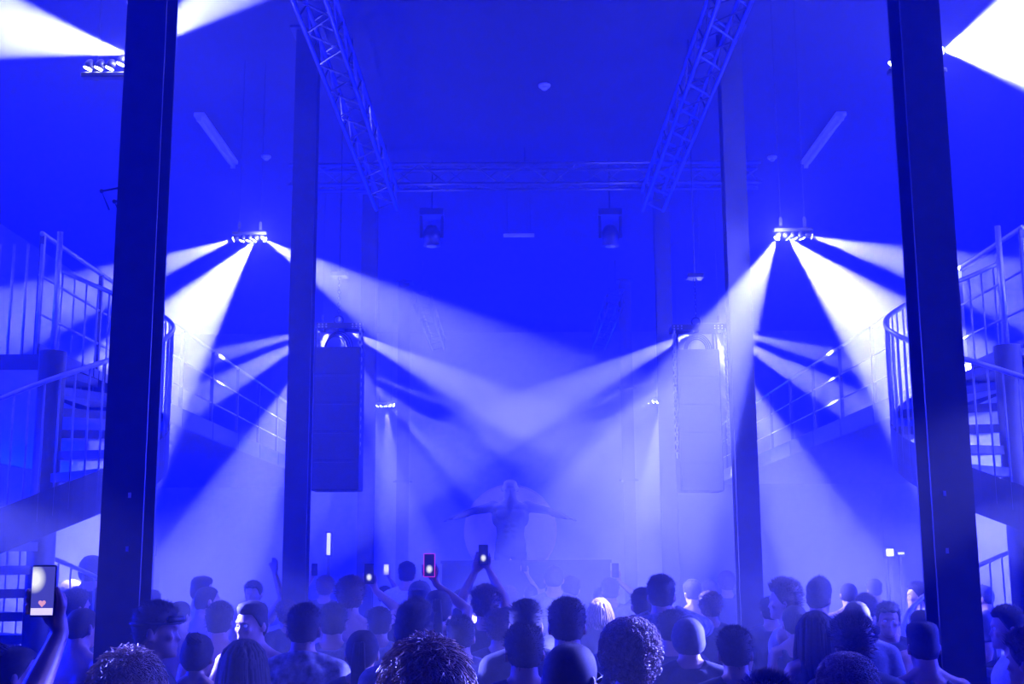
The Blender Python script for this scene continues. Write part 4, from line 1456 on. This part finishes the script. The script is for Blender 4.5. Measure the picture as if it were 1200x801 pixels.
# x, y of the crown and head width in the photo, hair, top, facing, pose, text
# facing: 0 = to the stage, 90 = towards the raised-phone stair, -90 = towards the other stair, 180 = to the rear
S_ = {'a': 'skin_a', 'b': 'skin_b', 'c': 'skin_c'}
T_ = {'d': ('tee', 'tee_dark'), 'm': ('tee', 'tee_mid'), 'p': ('tee', 'tee_pale'), 'k': ('tank', 'tee_dark'), 'q': ('tank', 'tee_pale'),
      'j': ('jacket', 'print'), 'b': (None, None), 'c': ('crop', 'tee_dark')}
PEOPLE = [
    # near rows
    (150, 770, 72, 'wavy-1', 'd', 0, ('down', 'down', 0), 'a', 'guest with tousled fair hair standing before the taped column with goggled guest', ()),
    (184, 706, 40, 'short-2', 'd', -82, ('down', 'down', 0), 'b', 'guest in profile with goggles pushed up, before the taped column', ('goggles',)),
    (286, 748, 50, 'long-1', 'd', 0, ('down', 'down', 0, 'f'), 'b', 'guest with long straight dark hair behind the two bare-shouldered men', ()),
    (357, 709, 43, 'short-1', 'j', 0, ('low', 'down', 0), 'b', 'short-haired guest in a collared printed jacket beside the cropped-hair guest', ()),
    (500, 759, 98, 'wavy-2', 'm', 0, ('down', 'down', 8), 'a', 'guest whose wavy fair hair glows white along one side', ()),
    (486, 704, 43, 'quiff-1', 'm', 0, ('down', 'down', -14), 'b', 'square-headed guest in a grey shirt in front of the pink-edged phone', ()),
    (614, 731, 39, 'short-3', 'd', 0, ('down', 'bent', 8), 'b', 'short-haired guest in a dark shirt, next to the bald guest with glowing crown', ()),
    (668, 753, 62, 'buzz-1', 'd', 0, ('down', 'down', -28), 'c', 'shaven-headed guest with a thin white glow over the crown', ('shades',)),
    (738, 724, 80, 'curly-1', 'd', 0, ('down', 'down', 0), 'a', 'guest with a big curly head of hair ringed in white light', ()),
    (900, 791, 60, 'messy-1', 'd', 0, ('down', 'down', 0), 'b', 'guest with messy hair low at the foot of a column before the haze-veiled loudspeaker', ()),
    (992, 764, 76, 'curly-2', 'd', 0, ('down', 'down', -8), 'b', 'guest with a round dark curly head below the sunglasses wearer', ()),
    (998, 721, 46, 'messy-2', 'd', 0, ('down', 'low', 0), 'b', 'broad dark-haired guest just behind the dark curly head', ()),
    (955, 715, 43, 'long-2', 'k', 0, ('down', 'down', 0, 'f'), 'a', 'guest with long dark hair and bare shoulders beside the profile with earrings', ()),
    (664, 702, 42, 'short-4', 'm', 0, ('bent', 'bent', 0), 'b', 'short-haired guest in a grey shirt straight behind the glowing crown', ()),
    (806, 724, 40, 'hood-1', 'd', 0, ('down', 'down', 0), 'b', 'hooded guest in dark clothes beside the big curly head', ()),
    # middle rows
    (258, 706, 32, 'short-5', 'b', 0, ('down', 'bent', 0), 'a', 'bare-backed man with short dark hair and white-lit shoulder', ()),
    (296, 704, 34, 'flat-1', 'b', 165, ('chest', 'bent', -18), 'a', 'bare-chested man with flat-top hair facing the rear', ('eyes',)),
    (211, 704, 26, 'buzz-2', 'b', 0, ('down', 'down', -20), 'a', 'shaven-headed bare-backed man with a white-lit outline', ()),
    (391, 708, 32, 'short-6', 'm', 0, ('down', 'low', 0), 'b', 'cropped-hair guest next to the printed jacket', ()),
    (411, 678, 33, 'messy-3', 'b', 0, ('down', 'phone', 0), 'a', 'bushy-haired bare-backed man lifting a phone with a bare lit arm', ((433, 672),)),
    (492, 679, 27.5, 'cap-back', 'd', 0, ('down', 'down', 0), 'b', 'guest in a backwards cap under the pink-edged phone', ()),
    (513, 691, 34, 'tail-1', 'k', 0, ('down', 'phone', 0, 'f'), 'b', 'guest with tied-back hair lifting the pink-edged phone', ((503.5, 662),)),
    (569, 688, 36, 'messy-4', 'd', 0, ('support', 'phone', 0), 'b', 'tall dark guest lifting a phone with both hands before the torso figure', ((565, 645),)),
    (616, 704, 38, 'short-7', 'd', 0, ('low', 'down', 0), 'b', 'dark-shirted guest standing behind the one beside the glowing crown', ()),
    (703, 700, 26, 'bob-1', 'd', 0, ('down', 'down', 0, 'f'), 'b', 'guest with bobbed hair behind the big curly head', ()),
    (753, 690, 27, 'short-8', 'd', 0, ('down', 'down', 0), 'b', 'dark-haired guest in a dark shirt next to the phone held at eye level', ()),
    (774, 675, 30, 'short-9', 'j', 0, ('support', 'phone', 0), 'b', 'guest in a printed jacket holding a phone up at eye level', ((777, 692),)),
    (832, 695, 29, 'messy-5', 'd', 0, ('bent', 'down', 0), 'b', 'bushy dark-haired guest at the column before the haze-veiled loudspeaker', ()),
    (918, 680, 34, 'messy-6', 'q', 70, ('down', 'down', 0), 'a', 'guest in profile with messy hair and a white-lit chest', ()),
    (931, 709, 32, 'tail-2', 'k', 0, ('down', 'down', 0, 'f'), 'a', 'guest with tied-back hair and one white-lit shoulder', ()),
    (959, 678, 28, 'quiff-2', 'm', -35, ('down', 'down', 0), 'a', 'guest with a combed-up quiff and lit parting behind the long-haired guest', ()),
    (1003, 704, 31, 'buzz-3', 'm', 0, ('down', 'down', 0), 'a', 'guest whose cropped crown has a thick white rim, behind the broad dark-haired guest', ()),
    (1040, 706, 33, 'short-10', 'd', 168, ('down', 'low', 0), 'b', 'guest with sunglasses pushed up on the head, facing the rear', ('shades_up', 'eyes')),
    (1080, 727, 36, 'flat-2', 'k', 0, ('down', 'down', 0), 'b', 'guest with a flat-top and white-edged neck half behind the taped column', ()),
    (1080, 714, 27, 'buzz-4', 'b', 20, ('down', 'down', 0), 'a', 'shaven bare-shouldered guest half behind the taped column, above the flat-top', ()),
    (1180, 710, 36, 'short-11', 'p', 75, ('down', 'bent', 0), 'a', 'guest in a pale shirt with lit face in profile, by the spiral stair', ('eyes',)),
    (1203, 740, 46, 'messy-7', 'd', 40, ('down', 'down', 0), 'b', 'dark guest cut off beyond the pale-shirted guest', ()),
    (97, 712, 33, 'buzz-5', 'b', -25, ('down', 'down', 0), 'a', 'shaven man with white-lit crown and nape beside the raised phone', ()),
    (90, 691, 28, 'short-12', 'm', -40, ('low', 'down', 0), 'a', 'short-haired guest right behind the shaven man by the raised phone', ()),
    (20, 752, 42, 'bun-1', 'k', -60, ('bent', 'wide', 0, 'f'), 'a', 'guest with hair in a bun stretching an arm behind the raised phone', ()),
    # far rows
    (84, 682, 24, 'messy-8', 'd', 0, ('down', 'down', 0), 'b', 'dark bushy-haired guest under the spiral stair next to the hooded one', ()),
    (108, 651, 27, 'hood-2', 'd', 0, ('down', 'down', 0), 'b', 'tall hooded guest under the spiral stair behind the taped column', ()),
    (180, 692, 17, 'short-13', 'b', 0, ('down', 'down', 0), 'a', 'haze-dimmed guest seen through haze just past the taped column\'s edge', ()),
    (237, 675, 21, 'flat-3', 'p', -60, ('down', 'down', 0), 'a', 'haze-dimmed guest with upright flat hair turned aside behind the bare-backed men', ()),
    (243, 687, 24, 'buzz-6', 'b', -50, ('down', 'down', 0), 'a', 'bare-shouldered guest with a lit head outline in front of the flat-haired one', ()),
    (297, 681, 20, 'short-14', 'b', 170, ('up', 'down', 0), 'a', 'haze-dimmed guest with sunglasses on the head behind the flat-top man', ('shades_up',)),
    (336, 705, 22, 'messy-9', 'd', 30, ('down', 'down', 0), 'b', 'haze-dimmed dark guest against the foot of the column before the dark loudspeaker', ()),
    (381, 676, 21, 'messy-10', 'd', 0, ('phone', 'down', 0), 'b', 'haze-dimmed bushy-haired guest lifting a dark phone under the dark loudspeaker', ((369, 667),)),
    (477, 659, 18, 'short-15', 'p', 0, ('down', 'down', 0), 'b', 'tall short-haired guest in a pale shirt rising above the backwards cap', ()),
    (451, 687, 17, 'short-16', 'd', 0, ('down', 'phone', 0), 'b', 'haze-dimmed guest lifting a brightly lit phone beside the tall pale-shirted guest', ((453, 667),)),
    (540, 690, 20, 'buzz-7', 'b', 25, ('down', 'down', 0), 'a', 'haze-dimmed bare-shouldered guest with a lit outline next to the two-handed phone', ()),
    (596, 688, 19, 'messy-11', 'd', 0, ('down', 'down', 0), 'b', 'haze-dimmed dark bushy-haired guest right below the torso figure', ()),
    (622, 684, 17, 'bun-2', 'k', 0, ('down', 'phone', 0, 'f'), 'a', 'haze-dimmed guest with hair in a bun stretching a thin lit arm with a phone', ((611, 655),)),
    (633, 673, 15, 'short-17', 'd', 0, ('down', 'down', 0), 'b', 'haze-dimmed short-haired guest below the end of the torso figure\'s arm', ()),
    (649, 662, 22, 'cap-front', 'm', 0, ('bent', 'down', 0), 'b', 'tall guest in a peaked cap looking at the stage', ()),
    (669, 676, 20, 'short-18', 'm', 0, ('down', 'down', 0), 'b', 'round-headed guest right beside the peaked cap', ()),
    (703, 688, 19, 'hood-3', 'p', 0, ('down', 'down', 0), 'b', 'haze-dimmed hooded guest beside the one lifting a dark phone', ()),
    (715, 678, 20, 'short-19', 'm', 0, ('down', 'phone', 0), 'b', 'guest lifting a dark phone high above the big curly head', ((721, 668),)),
    (811, 680, 20, 'short-20', 'b', 15, ('down', 'down', 0), 'a', 'haze-dimmed bare-shouldered guest edged in white beyond the printed jacket', ()),
    (832, 681, 17, 'messy-12', 'd', 0, ('down', 'down', 0), 'b', 'haze-dimmed guest in haze between the white-edged one and the column', ()),
    (851, 671, 20, 'messy-13', 'd', 0, ('down', 'down', 0), 'b', 'haze-dimmed dark bushy-haired guest half behind the column before the haze-veiled loudspeaker', ()),
    (994, 683, 20, 'buzz-8', 'b', 0, ('down', 'down', 0), 'a', 'haze-dimmed bare-shouldered guest with cropped head, behind the white-rimmed crown', ()),
    (1014, 697, 22, 'messy-14', 'd', 0, ('down', 'down', 0), 'b', 'dark bushy-haired guest between the white-rimmed crown and the sunglasses wearer', ()),
    (1024, 679, 17, 'short-21', 'd', 0, ('down', 'down', 0), 'b', 'haze-dimmed guest faint in the haze below the square white lamp', ()),
    (1075, 682, 23, 'short-22', 'p', 80, ('down', 'down', 0), 'a', 'guest with a lit face in profile right beside the taped column', ('eyes',)),
    (1150, 684, 24, 'cap-front', 'd', 60, ('down', 'down', 0), 'b', 'guest in a peaked cap under the spiral stair behind the pale-shirted guest', ()),
    (902, 700, 22, 'short-23', 'd', 0, ('down', 'down', 0), 'b', 'dark guest at the column\'s foot behind the profile with messy hair', ()),
    (445, 712, 24, 'short-24', 'm', 0, ('down', 'down', 0), 'b', 'grey-shirted guest standing behind the lit bare arm', ()),
    (540, 722, 34, 'short-25', 'm', 0, ('down', 'down', 0), 'b', 'grey-shirted guest between the square-headed guest and the two-handed phone', ()),
    (585, 716, 30, 'messy-15', 'd', 0, ('down', 'down', 0), 'b', 'dark bushy-haired guest in front of the two-handed phone', ()),
    (786, 716, 30, 'short-26', 'd', 0, ('down', 'down', 0), 'b', 'dark guest right in front of the printed jacket', ()),
    (860, 735, 36, 'short-27', 'd', 0, ('down', 'down', 0), 'b', 'dark guest leaning at the column before the haze-veiled loudspeaker', ()),
    (232, 738, 34, 'bun-3', 'k', 0, ('down', 'down', 0, 'f'), 'b', 'guest with a low bun below the shaven bare-backed man', ()),
    (425, 738, 34, 'tail-3', 'd', 0, ('down', 'down', 0, 'f'), 'b', 'guest with a ponytail between the printed jacket and the square-headed guest', ()),
]

placed = []
HOLD = []
KW = {'wavy': .235, 'curly': .265, 'messy': .215, 'long': .205, 'bob': .20, 'buzz': .166, 'short': .178, 'quiff': .18, 'flat': .172, 'cap': .19, 'hood': .205, 'bun': .18, 'tail': .175}
HT = {'wavy': .042, 'curly': .056, 'messy': .034, 'long': .017, 'bob': .02, 'buzz': .005, 'short': .02, 'quiff': .036, 'flat': .03, 'cap': .02, 'hood': .02, 'bun': .03, 'tail': .01}
order = sorted(range(len(PEOPLE)), key=lambda i: -PEOPLE[i][2])
STAIRS = [(atY(57, 500, 10.6).x, 10.6), (atY(1187, 500, 10.6).x, 10.6)]
cand = {}
for i in order:                       # every place along the pixel's ray that gives a likely height
    x, yt, w, hair = PEOPLE[i][:4]
    hb = hair.split('-')[0]
    D0 = KW[hb] * 1463.0 / w
    cs = []
    for st in range(-34, 46):
        Dt = D0 * (1 + st * .009)
        q = atY(x, yt, Dt)
        hgt = q.z - HT[hb]
        pen = (st * .009) ** 2 * 6 + max(0, hgt - 1.90) * 5 + max(0, 1.60 - hgt) * 5
        for ci, cd in enumerate(COLD):
            for cpx in COLX[ci]:
                dd = math.hypot((q.x - atY(cpx, 656, cd).x) / .50, (Dt - cd) / .46)
                pen += max(0, 1 - dd) * 6
        for sx_, sy_ in STAIRS:
            pen += max(0, 1 - math.hypot(q.x - sx_, Dt - sy_) / 1.42) * 20
        cs.append((pen, Dt, q, hgt))
    cand[i] = cs
pick = {i: min(cand[i], key=lambda c: c[0]) for i in order}
for it in range(16):                   # shuffle along the rays until nobody stands inside a neighbour
    for i in order:
        best = None
        for c in cand[i]:
            pen = c[0]
            for j2 in order:
                if j2 != i:
                    o2 = pick[j2]
                    dx = c[2].x - o2[2].x; dy = c[1] - o2[1]
                    if abs(dx) < .58 and abs(dy) < .45:
                        dd = math.hypot(dx / .58, dy / .45)
                        pen += max(0, 1 - dd) * 6
            if best is None or pen < best[0]:
                best = (pen, c)
        pick[i] = best[1]
for i in order:
    x, yt, w, hair, top, face, pose, sk, label, extra = PEOPLE[i]
    hb = hair.split('-')[0]
    best = pick[i]
    pen, D, q, hgt = best
    placed.append((q.x, D))
    sc = hgt / 1.75
    fem = len(pose) > 3
    ph_px = [e for e in extra if isinstance(e, tuple)]
    ex = [e for e in extra if isinstance(e, str)]
    kw = {}
    vox = .010 if w > 30 else .012
    if ph_px:
        # the phone is a little nearer to the stage than its holder
        pw = atY(ph_px[0][0], ph_px[0][1], D + .22)
        lp = Matrix.Rotation(-R(face), 3, 'Z') @ ((pw - Vector((q.x, D, 0))) / sc)
        kw['phone'] = Vector((round(lp.x, 3), round(lp.y, 3), round(lp.z, 3)))
    f = fig(pose[0], pose[1], pose[2], fem=fem, vox=vox, **kw)
    tk, tm = T_[top]
    # the crown, not the feet, is what the photo shows: shift so that the head is under its pixel
    hx = Matrix.Rotation(R(face), 3, 'Z') @ (f.hm.to_translation() * sc)
    o = person((q.x - hx.x, D - hx.y, 0), R(face), sc, f, hair, tk, M[tm] if tm else None, M[S_[sk]], label, extra=ex)
    if ph_px:
        HOLD.append((o, f, label))
print('people', len(PEOPLE), 'figures', len(FIGS))


# ---------------------------------------------------------------- phones
def screen_mat(name, kind):
    m = bpy.data.materials.new(name)
    m.use_nodes = True
    t = m.node_tree
    p = t.nodes['Principled BSDF']
    p.inputs['Roughness'].default_value = .1
    tc = t.nodes.new('ShaderNodeTexCoord')
    mp = t.nodes.new('ShaderNodeMapping')
    t.links.new(tc.outputs['Object'], mp.inputs['Vector'])
    g = t.nodes.new('ShaderNodeTexGradient'); g.gradient_type = 'SPHERICAL'
    mp.vector_type = 'POINT'
    sp = {'live': (.026, 0, -.028), 'dim': (0, 0, .02), 'bright': (0, 0, -.01), 'dark': (0, 0, .0)}[kind]
    sc_ = {'live': 28, 'dim': 40, 'bright': 16, 'dark': 60}[kind]
    mp.inputs['Scale'].default_value = (sc_, sc_, sc_ * .8)
    mp.inputs['Location'].default_value = tuple(v * sc_ for v in sp)
    t.links.new(mp.outputs['Vector'], g.inputs['Vector'])
    rp = t.nodes.new('ShaderNodeValToRGB')
    rp.color_ramp.elements[0].color = {'live': (.06, .06, .45, 1), 'dim': (.01, .01, .12, 1), 'bright': (.25, .25, .7, 1), 'dark': (0.002, .002, .02, 1)}[kind]
    rp.color_ramp.elements[1].color = (1, 1, 1, 1) if kind != 'dark' else (.02, .02, .1, 1)
    rp.color_ramp.elements[1].position = .6
    t.links.new(g.outputs['Fac'], rp.inputs['Fac'])
    t.links.new(rp.outputs['Color'], p.inputs['Emission Color'])
    p.inputs['Base Color'].default_value = (.01, .01, .012, 1)
    p.inputs['Emission Strength'].default_value = 1.0
    return m


M['pink'] = material('pink_glow_edge', (0.9, 0.1, 0.4), .4, 0, .05, 10, 0, (1.0, .05, .35), .8)
SCR = {k: screen_mat('screen_' + k, k) for k in ('live', 'dim', 'bright', 'dark')}
M['white_ui'] = material('screen_white', (0.8, 0.75, 0.78), .2, 0, .02, 10, 0, (1.0, .86, .92), .85)
M['pink_ui'] = material('screen_pink', (0.8, 0.3, 0.4), .2, 0, .02, 10, 0, (1.0, .45, .5), .8)


def phone(mat4, kind, label, edge=None, group='raised phones'):
    o = empty('phone')
    o.matrix_world = mat4
    w, h, t = .074, .152, .009
    MB().box((0, 0, 0), (w, t, h)).build('case', M['dark'], o, bevel=.003)
    scn = MB().box((0, -t / 2 - .0004, 0), (w - .007, .0012, h - .010)).build('screen', SCR[kind], o)
    bk = MB().box((w * .24, t / 2 + .001, h * .36), (.026, .004, .030)).build('camera_bump', M['dark'], o, bevel=.001)
    for zz in (-.007, .007):
        MB().tube([(w * .24, t / 2 + .002, h * .36 + zz), (w * .24, t / 2 + .0045, h * .36 + zz)], .005, 10).build('camera_lens', M['rail'], bk)
    if edge:
        m = MB()
        for sx in (-1, 1):
            m.box((sx * (w / 2 - .0015), -t / 2 - .0012, 0), (.004, .002, h - .004))
        for sz in (-1, 1):
            m.box((0, -t / 2 - .0012, sz * (h / 2 - .002)), (w - .004, .002, .004))
        m.build('case_edge', M['pink'], o)
    if kind == 'live':
        MB().box((0, -t / 2 - .0012, -h / 2 + .016), (w - .009, .0012, .020)).build('screen_bar', M['white_ui'], scn)
        hm_ = MB()
        pts = []
        for k in range(20):
            a = 2 * math.pi * k / 20
            pts.append(Vector((.0007 * 16 * math.sin(a) ** 3, 0, .0007 * (13 * math.cos(a) - 5 * math.cos(2 * a) - 2 * math.cos(3 * a) - math.cos(4 * a)))))
        c = Vector((.0, -t / 2 - .0012, -h / 2 + .040))
        hm_.loft([[p_ + c for p_ in pts], [p_ + c + Vector((0, -.0008, 0)) for p_ in pts]])
        hm_.build('heart_icon', M['pink_ui'], scn)
    tag(o, label, 'phone', group)
    return o


PH = {'bushy-haired bare': ('dim', 'phone with small dim lights held on the bare lit arm'),
      'tied-back hair lifting': ('dim', 'phone with a pink glowing edge held up over the crowd'),
      'both hands': ('dim', 'phone lifted with both hands in front of the torso figure'),
      'eye level': ('dark', 'dark phone held at eye level by the printed jacket'),
      'dark phone under': ('dark', 'haze-dimmed dark phone lifted under the dark loudspeaker'),
      'brightly lit phone': ('bright', 'haze-dimmed phone with a bright white screen beside the tall guest'),
      'thin lit arm': ('dark', 'haze-dimmed phone at the end of a thin lit arm below the torso figure'),
      'dark phone high': ('dark', 'dark phone lifted high above the big curly head')}
for o, f, label in HOLD:
    for k, (kind, lab) in PH.items():
        if k in label:
            bpy.context.view_layer.update()
            phone(o.matrix_world @ Matrix.Translation(f.phone), kind, lab, edge='pink' in lab)

# the guest at the very front holding the big phone, only hand and forearm in the picture
D = 3.45
pc = atY(51, 692, D)
sc = .925
feet = Vector((pc.x - .30, D - .30, 0))
lp = (pc - feet) / sc
f = Fig('down', 'phone', 0, vox=.0065, phone=Vector((lp.x, lp.y, lp.z)))
off = (f.phone - lp) * sc
feet -= off
o = person(feet, 0, sc, f, 'short-1', 'tee', M['tee_dark'], M['skin_b'], 'guest raising the large heart-screen phone with one bent bare arm')
bpy.context.view_layer.update()
phone(o.matrix_world @ Matrix.Translation(f.phone), 'live', 'large lit phone with a heart on its screen held up beside the taped column')

# ---------------------------------------------------------------- torso figure on the stage
m = MB()
m.loft([sring(*t[:3], t[3]) for t in TORSO_M])
for q in (-1, 1):
    m.ell((q * .082, -.098, 1.32), (.085, .035, .06), 12, 8)
    m.ell((q * .10, -.06, 1.40), (.09, .06, .05), 12, 8)
    for k in range(3):
        m.ell((q * .038, -.088, 1.19 - .068 * k), (.034, .022, .029), 10, 7)
    S = Vector((q * .186, 0, 1.41)); E = Vector((q * .42, -.08, 1.35)); Wr = Vector((q * .58, -.26, 1.27))
    add_arm(m, S, E, Wr, 1.1)
    add_hand(m, Wr, (q * .7, -.7, -.2), (0, -.3, -1), -q, .25)
    m.ell((q * .15, .0, 1.28), (.05, .08, .11), 12, 8)
add_head(m, head_matrix(180))
add_legs(m)
me = voxel(m, 'body', .012, 2)
me.materials.append(M['figure'])
p = atY(598, 591, 20.9)
o = empty('torso_figure', (p.x, 20.9, .905))
sc = (p.z - .9) / 1.44
o.scale = (sc * 1.15, sc, sc)
link('body', me, o)
tag(o, 'dark muscular bare-torso figure with arms spread wide on the stage', 'statue')
